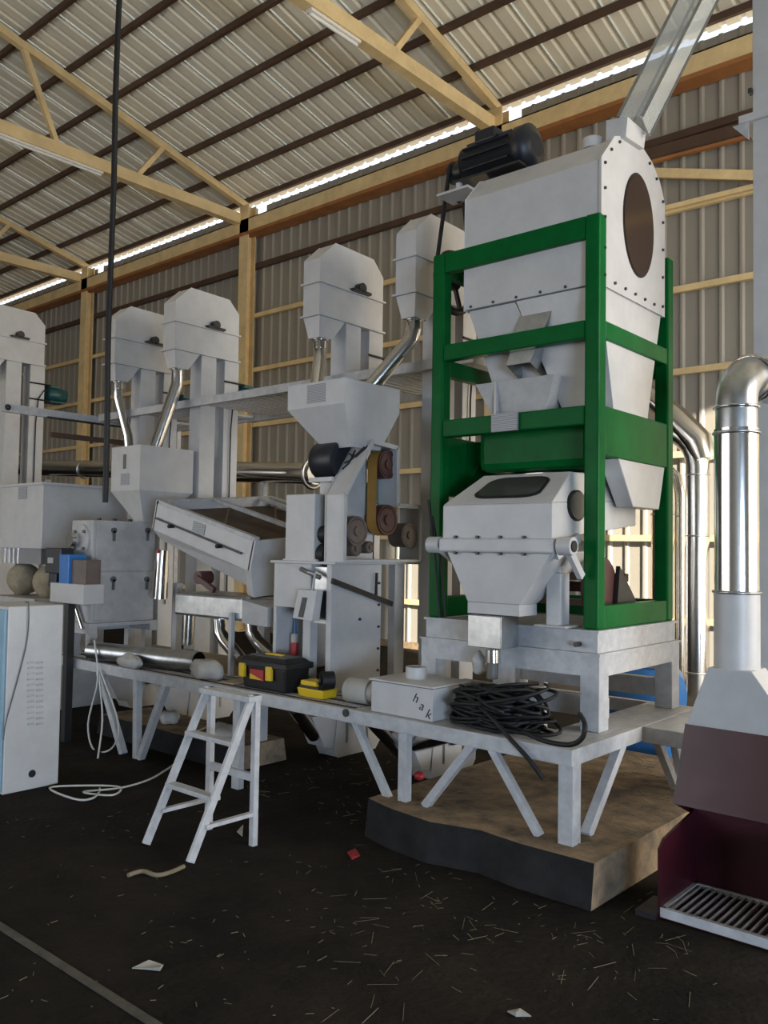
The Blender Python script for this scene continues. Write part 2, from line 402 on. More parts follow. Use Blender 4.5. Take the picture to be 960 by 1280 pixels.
leg((-2.03, 5.02, PZ), (-2.03, 4.70, DZ-.07), .045, 'brace')
leg((-2.03, 5.12, PZ), (-2.03, 4.95, DZ-.07), .045, 'brace')
# left legs (stand on the hall floor)
MB().box((-4.50, 3.69, 0), (-4.43, 3.74, DZ-.078)).build('leg', 'white_steel', plat, .003)
for a, b in (((155,922),(125,842)), ((172,922),(172,848)), ((176,922),(208,852))):
    q = P(*b, Y=PFY+.02); q.z = DZ-.07
    fx = P(*a, Y=PFY+.03); q2 = Vector((fx.x, PFY+.03, 0.0))
    leg(q2, q, .05, 'leg')
MB().box((-6.9, 3.69, 0), (-6.84, 3.74, DZ-.078)).build('leg', 'white_steel', plat)
# side arm of the platform that runs behind the dust hood
MB().box((PXR, 4.46, DZ-.085), (-1.40, 4.51, DZ)).build('arm_beam', 'white_steel', plat, .003)
MB().box((PXR, 4.95, DZ-.085), (-1.40, 5.0, DZ)).build('arm_beam', 'white_steel', plat, .003)
MB().box((-1.45, 4.51, DZ-.085), (-1.40, 4.95, DZ)).build('arm_beam', 'white_steel', plat, .003)
MB().box((PXR, 4.51, DZ-.012), (-1.45, 4.95, DZ-.002)).build('deck_plate', 'white_steel', plat)
MB().box((-1.45, 4.46, 0), (-1.40, 4.51, DZ-.085)).build('leg', 'white_steel', plat)
MB().disc_prism(P(433,891,Y=PFY), (0,-1,0), (1,0,0), .022, .022, .012, 14).build('bolt_head', 'bolt', plat)

# ------------------------------------------------------------------ machine stand (white steel base of the green frame)
BX0, BX1, BY0, BY1 = -3.24, -2.10, 4.15, 5.17
stand = thing('machine_stand', 'heavy white steel stand carrying the green frame', 'stand', (-2.67, 4.66, DZ))
for (a, b, sd) in (((BX0, BY0), (BX1, BY0+.06), 0), ((BX0, BY1-.06), (BX1, BY1), 0), ((BX0, BY0+.06), (BX0+.06, BY1-.06), 1), ((BX1-.06, BY0+.06), (BX1, BY1-.06), 1)):
    def ex(d): return (a[0]-d, a[1]-(d if not sd else -d)), (b[0]+d, b[1]+(d if not sd else -d))
    MB().box((*a, 1.066), (*b, 1.172)).build('upper_rail', 'white_steel', stand)
    p_, q_ = ex(.012); MB().box((*p_, 1.172), (*q_, 1.186)).build('top_flange', 'white_steel', stand)
    p_, q_ = ex(.02); MB().box((*p_, .945), (*q_, 1.056)).build('lower_rail', 'white_steel', stand)
    p_, q_ = ex(.028); MB().box((*p_, 1.055), (*q_, 1.067)).build('joint_flange', 'white_steel', stand)
for (x, y) in ((BX0, BY0), (BX1, BY0), (BX0, BY1), (BX1, BY1)):
    sx_ = 1 if x == BX1 else -1; sy_ = 1 if y == BY1 else -1
    MB().box((x+.02*sx_, y+.02*sy_, DZ), (x-.09*sx_, y-.09*sy_, .947)).build('leg', 'white_steel', stand, .003)
MB().box((-2.74, BY0-.02, DZ), (-2.64, BY0+.06, .947)).build('leg', 'white_steel', stand, .003)
MB().box((BX0+.08, BY1-.07, .72), (BX1-.08, BY1, .83)).build('tie_beam', 'white_steel', stand)
MB().box((BX0+.08, BY0+.25, .68), (BX1-.08, BY0+.30, .79)).build('tie_beam', 'white_steel', stand)
MB().cyl(P(719,806,Y=BY0-.05), P(719,806,Y=BY0-.05)+Vector((0,.05,0)), .014, 8).build('bolt_head', 'bolt', stand)
MB().box((BX0+.06, BY0+.06, 1.165), (BX1-.06, BY1-.06, 1.180)).build('top_plate', 'white_steel', stand)

# ------------------------------------------------------------------ drum cleaner in the green frame
TZ, T0 = 3.43, 1.187
GX0, GX1, GY0, GY1 = -3.235, -2.105, 4.16, 5.16
cl = thing('drum_cleaner', 'tall white drum grain cleaner hung in a bright green steel frame', 'grain cleaner', (-2.67, 4.66, T0))
pw = .088
for (x, y) in ((GX0, GY0), (GX1, GY0), (GX0, GY1), (GX1, GY1)):
    sx_ = 1 if x == GX1 else -1; sy_ = 1 if y == GY1 else -1
    MB().box((x, y, T0), (x-pw*sx_, y-pw*sy_, TZ)).build('post', 'green_paint', cl, .012)
def gbeam(lo, hi): MB().box(lo, hi).build('beam', 'green_paint', cl, .008)
for za, zb in ((TZ-.125, TZ-.002), (2.756, 2.856), (2.285, 2.39)):
    gbeam((GX0+pw, GY0+.004, za), (GX1-pw, GY0+.07, zb))
for za, zb in ((2.756, 2.856), (2.121, 2.39), (T0, 1.313)):
    gbeam((GX1-.07, GY0+pw, za), (GX1-.004, GY1-pw, zb))
for za, zb in ((TZ-.125, TZ-.002), (2.68, 2.78), (1.93, 2.30), (T0, 1.313)):
    gbeam((GX0+.004, GY0+pw, za), (GX0+.07, GY1-pw, zb))
for za, zb in ((TZ-.125, TZ-.002), (2.68, 2.78), (1.95, 2.30), (T0, 1.313)):
    gbeam((GX0+pw, GY1-.07, za), (GX1-pw, GY1-.004, zb))
for yy in (4.45, 4.8):
    MB().prism([(GX0+.07, yy, 2.0), (GX0+.07, yy, 2.28), (GX0+.24, yy, 2.28)], (0,.02,0)).build('gusset', 'green_paint', cl)
# sieve box between the third beam and the destoner
MB().box((-2.98, 4.30, 2.07), (-2.22, 5.06, 2.36)).build('sieve_box', 'green_paint', cl, .05)
MB().ring((-2.6, 4.66, 2.055), (0,0,1), .30, .012, 32).build('sieve_rim', 'stainless', cl)
MB().cyl((-2.6, 4.66, 2.03), (-2.6, 4.66, 2.08), .285, 32).build('sieve_drum', 'green_paint', cl)
# drum housing: section in Y-Z, extruded along X
DX0, DX1 = -3.02, -2.112
sec = [(4.20,3.055),(4.20,3.735),(4.35,3.90),(4.50,3.962),(4.70,3.975),(4.84,3.93),(4.94,3.86),(5.02,3.75),(5.02,3.055)]
hz = MB().prism([(DX0, y, z) for y, z in sec], (DX1-DX0-.012, 0, 0)).build('drum_housing', 'white_paint', cl, .006)
ep = MB().prism([(DX1-.012, y, z) for y, z in [(4.19,3.045),(4.19,3.74),(4.345,3.91),(4.50,3.972),(4.70,3.985),(4.845,3.94),(4.95,3.865),(5.03,3.755),(5.03,3.045)]], (.014, 0, 0)).build('end_panel', 'white_paint', cl, .003)
MB().disc_prism((DX1+.002, 4.655, 3.50), (1,0,0), (0,0,1), .305, .205, .004, 40).build('window_rim', 'black_rubber', ep)
MB().disc_prism((DX1+.005, 4.655, 3.50), (1,0,0), (0,0,1), .295, .196, .004, 40).build('window_glass', 'dark_glass', ep)
bl = MB()
for y, z in [(4.225, zz) for zz in (3.10,3.25,3.42,3.58,3.72)] + [(4.995, zz) for zz in (3.10,3.28,3.45,3.62,3.75)] + [(4.35+i*.13, 3.085) for i in range(5)] + [(4.30,3.82),(4.40,3.90),(4.80,3.92),(4.90,3.86)]:
    bl.cyl((DX1, y, z), (DX1+.012, y, z), .009, 8)
bl.build('bolt_row', 'bolt', ep, kind='stuff')
bl = MB()
for i in range(6): bl.cyl((DX0+.05+i*.16, 4.195, 3.07), (DX0+.05+i*.16, 4.207, 3.07), .009, 8)
bl.build('bolt_row', 'bolt', hz, kind='stuff')
MB().cyl((-2.30, 4.45, 3.93), (-2.30, 4.45, 3.99), .06, 16).build('top_cap', 'white_paint', cl)
# hoppers under the drum
MB().hexa([(-2.42,4.40,2.34),(-2.13,4.40,2.34),(-2.13,4.82,2.34),(-2.42,4.82,2.34)], [(-2.66,4.21,3.05),(-2.125,4.21,3.05),(-2.125,5.01,3.05),(-2.66,5.01,3.05)]).build('side_hopper', 'white_paint', cl, .004)
MB().hexa([(-2.93,4.38,2.62),(-2.50,4.38,2.62),(-2.50,4.85,2.62),(-2.93,4.85,2.62)], [(-3.0,4.22,3.05),(-2.67,4.22,3.05),(-2.67,5.0,3.05),(-3.0,5.0,3.05)]).build('front_hopper', 'white_paint', cl, .004)
b4 = [Vector(p) for p in ((-2.72,4.21,2.68),(-2.56,4.21,2.68),(-2.56,4.40,2.60),(-2.72,4.40,2.60))]; t4 = [Vector(p) for p in ((-2.62,4.24,3.04),(-2.40,4.24,3.04),(-2.40,4.5,3.04),(-2.62,4.5,3.04))]
bc4 = sum(b4, Vector())/4; tc4 = sum(t4, Vector())/4; sh4 = MB()
for i in range(4):                                   # four sheet walls, open at the mouth
    k = (i+1) % 4; inn = lambda p, c: p+(c-p)*.05
    sh4.hexa([b4[i], b4[k], inn(b4[k], bc4), inn(b4[i], bc4)], [t4[i], t4[k], inn(t4[k], tc4), inn(t4[i], tc4)])
sh4.build('outlet_spout', 'galvanised', cl)
tr = MB().hexa([(-2.86,4.28,2.40),(-2.50,4.28,2.40),(-2.50,4.7,2.40),(-2.86,4.7,2.40)], [(-2.96,4.24,2.60),(-2.42,4.24,2.60),(-2.42,4.8,2.60),(-2.96,4.8,2.60)]).build('catch_tray', 'white_matte', cl, .003)
MB().box((-2.82,4.235,2.40), (-2.805,4.26,2.60)).build('tray_rib', 'white_paint', tr)
MB().box(P(614,518,Y=4.14), P(648,538,Y=4.16)).build('name_plate', 'plate_print', cl)
MB().hexa([(-2.225,4.62,1.86),(-2.12,4.62,1.86),(-2.12,4.98,1.86),(-2.225,4.98,1.86)], [(-2.235,4.42,2.12),(-2.115,4.42,2.12),(-2.115,5.05,2.12),(-2.235,5.05,2.12)]).build('lower_chute', 'white_paint', cl, .006)
# motor with belt drive
mo = MB().tube([(-3.26,4.50,4.10),(-3.22,4.50,4.10),(-3.21,4.50,4.10),(-2.82,4.50,4.10),(-2.81,4.50,4.10),(-2.73,4.50,4.10),(-2.70,4.50,4.10)], [.04,.04,.125,.125,.14,.14,.07], 22).build('motor', 'motor_black', cl)
fin = MB()
for i in range(12):
    t = math.pi*2*i/12
    fin.bar((-3.18, 4.50+.128*math.cos(t), 4.10+.128*math.sin(t)), (-2.84, 4.50+.128*math.cos(t), 4.10+.128*math.sin(t)), .008, .02, up=(0,math.cos(t),math.sin(t)))
fin.build('cooling_fin', 'motor_black', mo, kind='stuff')
MB().box((-3.10,4.40,4.19),(-2.95,4.52,4.27)).build('terminal_box', 'motor_black', mo, .01)
MB().box((-3.24,4.36,3.955),(-2.74,4.66,3.97)).box((-3.16,4.40,3.97),(-2.82,4.60,3.985)).build('motor_plate', 'black_metal', cl)
MB().box((-3.26,4.22,3.83),(-3.02,4.40,3.845)).bar((-3.2,4.38,3.83),(-3.2,4.38,3.96),.03,.03).build('belt_bracket', 'white_paint', cl)
BXc = -3.32
bigc, sm = Vector((BXc,4.50,3.36)), Vector((BXc,4.50,4.09))
pl = MB().cyl(bigc+Vector((-.02,0,0)), bigc+Vector((.02,0,0)), .05, 20).ring(bigc, (1,0,0), .19, .022, 32)
for i in range(4):
    t = i*math.pi/2+.4; pl.bar(bigc, bigc+Vector((0,.19*math.cos(t),.19*math.sin(t))), .02, .03)
pl.cyl(bigc, Vector((DX0+.01,bigc.y,bigc.z)), .02, 10)
pl.build('driven_pulley', 'black_metal', cl)
MB().cyl(sm+Vector((-.03,0,0)), sm+Vector((.08,0,0)), .065, 18).build('motor_pulley', 'black_metal', cl)
bt = []
for i in range(13): t = math.pi*i/12; bt.append(sm+Vector((0,.068*math.cos(t),.068*math.sin(t))))
for i in range(17): t = math.pi+math.pi*i/16; bt.append(bigc+Vector((0,.205*math.cos(t),.205*math.sin(t))))
bt.append(bt[0]); MB().tube(bt, .014, 8, False).build('drive_belt', 'black_rubber', cl)
# inlet and the clear chute that drops into it
MB().hexa([(-2.20,4.42,3.93),(-2.08,4.42,3.93),(-2.08,4.66,3.95),(-2.20,4.66,3.95)], [(-2.19,4.40,4.05),(-2.06,4.40,4.03),(-2.06,4.64,4.03),(-2.19,4.64,4.05)]).build('inlet_spout', 'white_paint', cl)
ch = thing('clear_chute', 'clear acrylic square feed chute slanting up from the drum cleaner', 'chute', (-2.13, 4.5, 4.04))
c0, c1 = P(787,168,Y=4.52), P(905,-66,Y=4.90)
c0 = c0.lerp(c1, .045)
d = (c1-c0).normalized(); uu = Vector((0,1,0)); uu = (uu-d*uu.dot(d)).normalized(); vv = d.cross(uu)
for sgn, ax, ot in ((1,uu,vv),(-1,uu,vv),(1,vv,uu),(-1,vv,uu)):
    hw = .072; o_ = ax*hw*sgn; q = ot*hw; t_ = ax*.004*sgn
    MB().hexa([c0+o_-q, c0+o_+q, c0+o_+q+t_, c0+o_-q+t_], [c1+o_-q, c1+o_+q, c1+o_+q+t_, c1+o_-q+t_]).build('side_pane', 'clear_acrylic', ch)
for a_ in (-1, 1):
    for b_ in (-1, 1):
        q = uu*.075*a_+vv*.075*b_
        MB().bar(c0+q, c1+q, .016, .016).build('corner_angle', 'galvanised', ch)

# ------------------------------------------------------------------ destoner under the sieve
HY = 3.95
ds = thing('destoner', 'white gravity destoner with smoked windows inside the green frame', 'destoner', (-2.65, 4.3, 1.187))
f1, f2, f3, f4 = P(553,680,Y=HY), P(690,673,Y=HY), P(690,628,Y=HY), P(553,632,Y=HY)
hx0, hx1 = f1.x, f2.x; hz0 = f2.z-.005; hz1 = f3.z; hzt = 2.035
prof = [(hx0, HY, hz0), (hx0, 4.95, hz0+.12), (hx0, 4.95, hzt+.02), (hx0, 4.28, hzt+.02), (hx0, HY, hz1)]
MB().hexa([(hx0,HY,hz0),(hx1,HY,hz0),(hx1+.02,4.92,hz0+.10),(hx0,4.92,hz0+.10)], [(hx0,HY,hz1),(hx1,HY,hz1),(hx1+.02,4.92,hz1+.06),(hx0,4.92,hz1+.06)]).build('body', 'white_paint', ds, .006)
hd = MB().hexa([(hx0,HY,hz1),(hx1,HY,hz1),(hx1+.02,4.92,hz1+.06),(hx0,4.92,hz1+.06)], [(hx0+.13,4.17,hzt),(hx1-.01,4.17,hzt),(hx1-.01,4.85,hzt),(hx0+.13,4.85,hzt)]).build('hood', 'white_paint', ds, .006)
# window on the sloping face of the hood
A_, B_, C_, D_ = Vector((hx0,HY,hz1)), Vector((hx1,HY,hz1)), Vector((hx1-.01,4.17,hzt)), Vector((hx0+.13,4.17,hzt))
nrm = (B_-A_).cross(D_-A_).normalized()
def on(u, v): return A_.lerp(B_, u).lerp(D_.lerp(C_, u), v)
def rrect(u0, u1, v0, v1, r, cnt=6):
    pts = []
    for (cu, cv, a0) in ((u1-r, v1-r, 0), (u0+r, v1-r, 90), (u0+r, v0+r, 180), (u1-r, v0+r, 270)):
        for i in range(cnt): t = math.radians(a0+90*i/(cnt-1)); pts.append((cu+r*math.cos(t), cv+r*math.sin(t)))
    return pts
MB().prism([on(u, v)+nrm*.001 for u, v in rrect(.20,.84,.18,.86,.16)], nrm*.006).build('window_seal', 'black_rubber', hd)
MB().prism([on(u, v)+nrm*.006 for u, v in rrect(.225,.815,.23,.81,.14)], nrm*.004).build('window_pane', 'smoke_glass', hd)
sc_ = P(722,632,X=hx1+.012)
MB().disc_prism((hx1+.001, sc_.y, sc_.z), (1,0,0), (0,0,1), .085, .10, .012, 26).build('side_window_seal', 'black_rubber', hd)
MB().disc_prism((hx1+.011, sc_.y, sc_.z), (1,0,0), (0,0,1), .075, .09, .006, 26).build('side_window', 'smoke_glass', hd)
bz = hz0-.035
bd = MB().box((hx0-.02, HY-.015, bz-.04), (hx1+.015, HY+.03, bz+.04)).build('cross_tube', 'white_paint', ds, .012)
bb = MB()
for i in range(4):
    for zz in (bz+.045, bz-.045): bb.cyl((hx0+.1+i*.15, HY-.02, zz), (hx0+.1+i*.15, HY+.0, zz), .009, 8)
bb.build('bolt_row', 'bolt', bd, kind='stuff')
for x in (hx0-.065, hx1+.075):
    e_ = MB().cyl((x-.04, HY+.02, bz), (x+.04, HY+.02, bz), .048, 18).build('end_bearing', 'white_paint', ds)
    MB().cyl((x+.034, HY+.02, bz), (x+.046, HY+.02, bz), .03, 16).build('bearing_cap', 'black_rubber', e_)
q0, q1 = P(587,752,Y=HY+.04), P(652,752,Y=HY+.04)
MB().hexa([(q0.x,HY+.02,q0.z),(q1.x,HY+.02,q0.z),(q1.x,HY+.2,q0.z),(q0.x,HY+.2,q0.z)], [(hx0+.03,HY+.005,bz-.04),(hx1-.01,HY+.005,bz-.04),(hx1-.01,HY+.5,bz-.02),(hx0+.03,HY+.5,bz-.02)]).build('hopper', 'white_paint', ds, .005)
hb = P(587,766,Y=HY+.04).z
MB().box((q0.x,HY+.02,hb), (q1.x,HY+.2,q0.z)).build('hopper_neck', 'white_paint', ds, .003)
r0, r1 = P(586,768,Y=HY-.02), P(627,812,Y=HY-.02)
ob = MB().box((r0.x,HY-.03,r1.z),(r1.x,HY+.15,r0.z)).build('outlet_box', 'galvanised', ds, .004)
s0 = P(616,812,Y=HY+.04); s1 = P(616,828,Y=HY+.04); s2 = P(615,848,Y=HY+.04)
MB().cyl(s0, s1, .042, 20).build('outlet_pipe', 'stainless', ob)
MB().cyl(s1, s2, .032, 16).build('outlet_hose', 'grey_plastic', ob)
# support post, drive pulley, arms
pp0 = P(697,782,Y=4.18)
MB().box((pp0.x-.045,4.13,1.187),(pp0.x+.045,4.23,P(697,716,Y=4.18).z)).box((pp0.x-.03,4.15,P(697,716,Y=4.18).z),(pp0.x+.03,4.21,P(697,705,Y=4.18).z)).box((pp0.x-.1,4.09,1.187),(pp0.x+.1,4.27,1.2)).build('support_post', 'white_paint', ds, .006)
MB().box((-3.12,4.7,1.187),(-3.03,4.79,1.60)).build('support_post', 'white_paint', ds, .006)
pc_ = Vector((-2.27, 4.45, 1.40))
MB().cyl(pc_, pc_+Vector((.05,0,0)), .17, 28).cyl(pc_-Vector((.3,0,0)), pc_, .03, 12).build('drive_pulley', 'pulley_red', ds)
MB().prism([(-2.215,4.55,1.188),(-2.215,4.95,1.188),(-2.215,4.60,1.52)], (.025,0,0)).build('belt_guard', 'black_metal', ds)
MB().bar((hx1+.075,HY+.02,bz),(hx1+.085,HY+.16,bz-.16),.03,.04).bar((hx1-.01,HY+.06,bz-.05),(hx1+.03,HY+.24,bz+.05),.02,.05).build('link_arm', 'white_paint', ds)
MB().bar((hx0-.065,HY+.02,bz),(hx0+.02,HY+.22,bz-.15),.03,.04).build('link_arm', 'white_paint', ds)
MB().box((-3.15,4.9,1.42),(-2.3,4.95,1.47)).box((-3.15,4.9,1.26),(-2.3,4.95,1.30)).build('rear_bar', 'brown_steel', ds)
MB().tube([(-3.18,4.08,1.90),(-3.14,4.1,1.55),(-3.10,4.1,1.195)], .008, 8).tube([(-3.16,4.09,1.80),(-3.11,4.12,1.5),(-3.07,4.12,1.195)], .008, 8).build('power_cable', 'black_rubber', ds)

# ------------------------------------------------------------------ step ladder
ld = thing('step_ladder', 'white welded angle iron step ladder in front of the walkway', 'ladder', (-3.78, 2.9, 0))
LX0, LX1, LT = -3.96, -3.575, .80
for x, nx in ((LX0, -.02), (LX1, .0)):
    MB().bar((x, 2.68, 0.01), (x+.02, 3.05, LT), .045, .022, up=(1,0,0)).build('stringer', 'white_steel', ld, .003)
    MB().bar((x+.02, 3.075, 0.0), (x+.02, 3.075, LT), .035, .035).build('rear_leg', 'white_steel', ld, .003)
for z in (.30, .56):
    y = 2.68+.37*z/LT
    MB().box((LX0, y-.03, z-.012), (LX1+.02, y+.03, z+.012)).build('tread', 'white_steel', ld, .003)
MB().box((LX0, 3.0, LT-.03), (LX1+.05, 3.09, LT)).build('top_step', 'white_steel', ld, .003)
MB().box((LX0+.02, 3.06, .34), (LX1+.02, 3.085, .38)).build('rear_tie', 'white_steel', ld)
for x in (LX0, LX1):
    MB().bar((x+.012, 2.68+.37*.17/LT, .17), (x+.02, 3.07, .17), .03, .02).build('side_tie', 'white_steel', ld)

# ------------------------------------------------------------------ bucket elevators
def elevator_proto(ex, ey, label):
    t = thing('bucket_elevator', label, 'elevator', (ex, ey, 0), 'white bucket elevators in the row')
    W = .178
    def pr(pts, x0, x1): return MB().prism([(ex+x0, ey+y, z) for y, z in pts], (x1-x0, 0, 0))
    pr([(-.30,3.62),(-.30,3.80),(-.14,3.95),(.30,3.94),(.42,3.82),(.42,3.62)], -W, 0).build('head_cover', 'white_paint', t, .004)
    pr([(-.30,3.37),(-.30,3.61),(.42,3.61),(.42,3.37)], -W, 0).build('head_body', 'white_paint', t, .004)
    MB().box((ex-W-.02, ey-.32, 3.608), (ex+.02, ey+.44, 3.622)).build('head_flange', 'white_paint', t)
    MB().box((ex-W-.02, ey-.32, 3.356), (ex+.02, ey+.44, 3.371)).build('head_flange', 'white_paint', t)
    sp = MB().hexa([(ex-W+.03,ey-.27,3.20),(ex-.03,ey-.27,3.20),(ex-.03,ey-.13,3.20),(ex-W+.03,ey-.13,3.20)], [(ex-W,ey-.30,3.358),(ex,ey-.30,3.358),(ex,ey-.02,3.358),(ex-W,ey-.02,3.358)]).build('spout', 'white_paint', t, .003)
    MB().cyl((ex-W/2, ey-.20, 3.13), (ex-W/2, ey-.20, 3.20), .055, 18).ring((ex-W/2, ey-.20, 3.195), (0,0,1), .06, .008, 20, 6).build('spout_collar', 'stainless', sp)
    for y in (0, .27):
        MB().box((ex-W+.006, ey+y, .42), (ex-.006, ey+y+.17, 3.36)).build('leg_casing', 'white_paint', t, .003)
    # boot with inlet
    bt = pr([(-.06,.07),(-.02,.0),(.40,.0),(.46,.07),(.46,.44),(-.02,.44)], -W-.01, .01).build('boot', 'white_paint', t, .006)
    MB().hexa([(ex-W,ey-.16,.10),(ex,ey-.16,.10),(ex,ey-.02,.06),(ex-W,ey-.02,.06)], [(ex-W,ey-.30,.34),(ex,ey-.30,.34),(ex,ey-.02,.34),(ex-W,ey-.02,.34)]).build('boot_inlet', 'white_paint', bt, .003)
    MB().box((ex+.01, ey+.13, .22), (ex+.05, ey+.24, .32)).build('boot_bearing', 'black_metal', bt, .01)
    MB().box((ex+.008, ey+.06, .10), (ex+.016, ey+.08, .42)).box((ex+.008, ey+.29, .10), (ex+.016, ey+.31, .42)).build('tension_slide', 'galvanised', bt)
    # head bearing
    hb = MB().tube([(ex+.0,ey+.12,3.655),(ex+.06,ey+.12,3.655)], .04, 14).box((ex, ey+.02, 3.615), (ex+.06, ey+.22, 3.635)).build('head_bearing', 'black_metal', t)
    # gear motor on rods behind the casing
    mt = MB().tube([(ex-.09,ey+.50,3.07),(ex-.09,ey+.51,3.07),(ex-.09,ey+.68,3.07),(ex-.09,ey+.69,3.07),(ex-.09,ey+.74,3.07)], [.05,.085,.085,.075,.07], 18).box((ex-.15,ey+.50,3.14),(ex-.03,ey+.64,3.17)).box((ex-.17,ey+.48,2.97),(ex-.01,ey+.70,2.985)).build('motor', 'motor_green', t)
    for z in (2.975, 3.155):
        MB().tube([(ex+.005,ey+.26,z),(ex+.005,ey+.50,z),(ex-.09,ey+.56,z)], .009, 8).build('motor_rod', 'black_metal', t)
    cable = [(ex+.01,ey+.50,3.10),(ex+.02,ey+.42,3.08),(ex+.02,ey+.36,2.98),(ex+.015,ey+.34,2.7),(ex+.012,ey+.34,2.0),(ex+.012,ey+.34,1.0)]
    MB().tube(cable, .007, 6).build('motor_cable', 'black_rubber', t)
    return t
e1 = elevator_proto(-4.575, 4.80, 'white bucket elevator rising behind the huller hopper')
for ex, ey, lb in ((-3.645, 4.80, 'white bucket elevator with long silver pipe beside the green frame'),
                   (-6.41, 4.80, 'white bucket elevator standing in front of a cream column, blue silver spout pipe'),
                   (-7.39, 4.80, 'white bucket elevator behind the small square hopper, partly hidden by its neighbour'),
                   (-10.83, 5.05, 'white bucket elevator behind the control cabinet and large bin')):
    c = copy_tree(e1); c.location = (ex, ey, 0); c['label'] = lb
    if ex < -10: c.scale = (1.175,)*3

def pipe(name, pts, r, label, cat, matn='stainless', bands=()):
    t = thing(name, label, cat, (Vector(pts[0])+Vector(pts[-1]))/2)
    MB().tube(pts, r, 20).build('pipe_body', matn, t)
    for p, ax in bands: MB().ring(p, ax, r, .010, 22, 6).build('band', 'galvanised', t)
    return t
HOP = Vector((-4.06, 4.27, 2.70))
pipe('spout_pipe', [(-4.664,4.60,3.15),(-4.664,4.60,3.06),(-4.60,4.50,2.80)], .05, 'short silver spout pipe dropping behind the huller hopper', 'pipe')
pipe('spout_pipe', [(-3.734,4.60,3.15),(-3.75,4.59,3.06),(-4.02,4.36,2.63)], .055, 'long silver spout pipe slanting into the huller hopper', 'pipe')
pipe('spout_pipe', [(-6.499,4.60,3.15),(-6.505,4.60,3.06),(-6.62,4.45,2.44)], .055, 'blue-tinted silver spout pipe slanting into the square hopper', 'pipe')
pipe('spout_pipe', [(-7.479,4.60,3.15),(-7.475,4.60,3.04),P(160,545,Y=4.68),P(164,590,Y=4.70)], .045, 'thin silver spout pipe dropping behind the square hopper', 'pipe')
# inclined pipes under the walkway that feed the boots
pipe('feed_pipe', [P(366,884,Y=4.22), (-4.63,4.58,.19)], .05, 'silver feed pipe slanting into the lit boot under the walkway', 'pipe')
pipe('feed_pipe', [P(462,899,Y=4.05), (-3.785,4.58,.20)], .042, 'thin silver feed pipe reaching the boot beside the red scrap', 'pipe')
pipe('feed_pipe', [P(596,908,Y=4.20), (-3.67,4.60,.27)], .05, 'short dark silver pipe on the boot beside the red scrap', 'pipe')

# ------------------------------------------------------------------ overhead service catwalk
cw = thing('service_catwalk', 'narrow overhead steel catwalk running along the elevator legs', 'catwalk', (-5.6, 5.0, 2.88), None)
CZ = 2.90
MB().box((-8.0, 4.70, CZ-.035), (-3.30, 4.74, CZ+.035)).build('front_rail', 'white_steel', cw)
MB().box((-8.0, 5.62, CZ-.035), (-3.30, 5.66, CZ+.035)).build('rear_rail', 'white_steel', cw)
for x in (-7.98, -3.34): MB().box((x-.02, 4.74, CZ-.03), (x+.02, 5.62, CZ+.03)).build('end_rail', 'white_steel', cw)
blocked = [(-3.83,-3.62), (-4.76,-4.55), (-6.60,-6.38), (-7.58,-7.36)]
sm_ = None; x = -7.92
while x < -3.38:
    if not any(a-.02 < x < b+.02 for a, b in blocked):
        if sm_ is None:
            sm_ = MB().box((-.014, 4.74, CZ-.01), (.014, 5.62, CZ+.015)); o = sm_.build('grate_slat', 'white_steel', cw); o.location.x += x; sm_ = o.data; base = o.location.x-x
        else:
            o = bpy.data.objects.new('grate_slat', sm_); COL.objects.link(o); o.parent = cw; o.location = (x+base, 0, 0)
    x += .075
MB().bar((-8.12,3.75,2.895),(-8.12,5.66,2.895),.04,.08).build('wing_rail', 'white_steel', cw)
MB().bar((-8.10,4.2,2.855),(-8.10,5.66,2.855),.02,.02).build('wing_rod', 'black_metal', cw)
MB().bar((-8.12,4.25,2.69),(-8.12,5.66,2.69),.04,.05).build('wing_brace', 'brown_steel', cw)
for x in (-8.0, -3.32): MB().box((x-.025, 5.66, 0), (x+.025, 5.71, CZ+.03)).build('prop', 'white_steel', cw)
MB().ball((-8.10,3.80,2.90), .03).ball((-8.09,5.08,2.895), .03).build('clamp_nut', 'black_metal', cw)

# ------------------------------------------------------------------ ducts by the back wall
d1 = pipe('duct_line', [P(-40,583,Y=6.2), P(395,592,Y=6.2)], .115, 'long horizontal silver duct passing behind the elevator legs', 'duct')
dd = P(395,592,Y=6.2)-P(-40,583,Y=6.2)
MB().ring(P(106,587,Y=6.2), dd, .118, .012, 22, 6).ring(P(391,592,Y=6.2), dd, .15, .02, 22, 6).build('flange', 'galvanised', d1)
for x_ in (60, 330):
    p_ = P(x_, 592, Y=6.2); MB().box((p_.x-.03, 6.17, 0), (p_.x+.03, 6.23, p_.z-.09)).build('prop', 'white_steel', d1)
A = P(872,600,Y=9.75)
pts = [Vector((A.x,9.75,0.0)), Vector((A.x,9.75,2.6))]
for i in range(1,7):
    t = math.pi/2*i/6; pts.append(Vector((A.x-.45*(1-math.cos(t)), 9.75, 2.6+.45*math.sin(t))))
pts.append(Vector((A.x-1.4,9.75,3.1)))
pipe('riser_duct', pts, .13, 'silver riser duct with an elbow beside the dust hood', 'duct', bands=[((A.x,9.75,2.5),(0,0,1)), ((A.x,9.75,1.8),(0,0,1)), ((A.x,9.75,.25),(0,0,1))])
B = P(828,700,Y=9.75)
pts = [Vector((B.x,9.75,0.0)), Vector((B.x,9.75,2.15))]+[Vector((B.x-.45*(1-math.cos(math.pi/2*i/5)), 9.75, 2.15+.45*math.sin(math.pi/2*i/5))) for i in range(1,6)]
pipe('riser_duct', pts, .13, 'silver riser duct seen through the green frame', 'duct', bands=[((B.x,9.75,2.05),(0,0,1))])
C_ = P(850,700,Y=10.0)
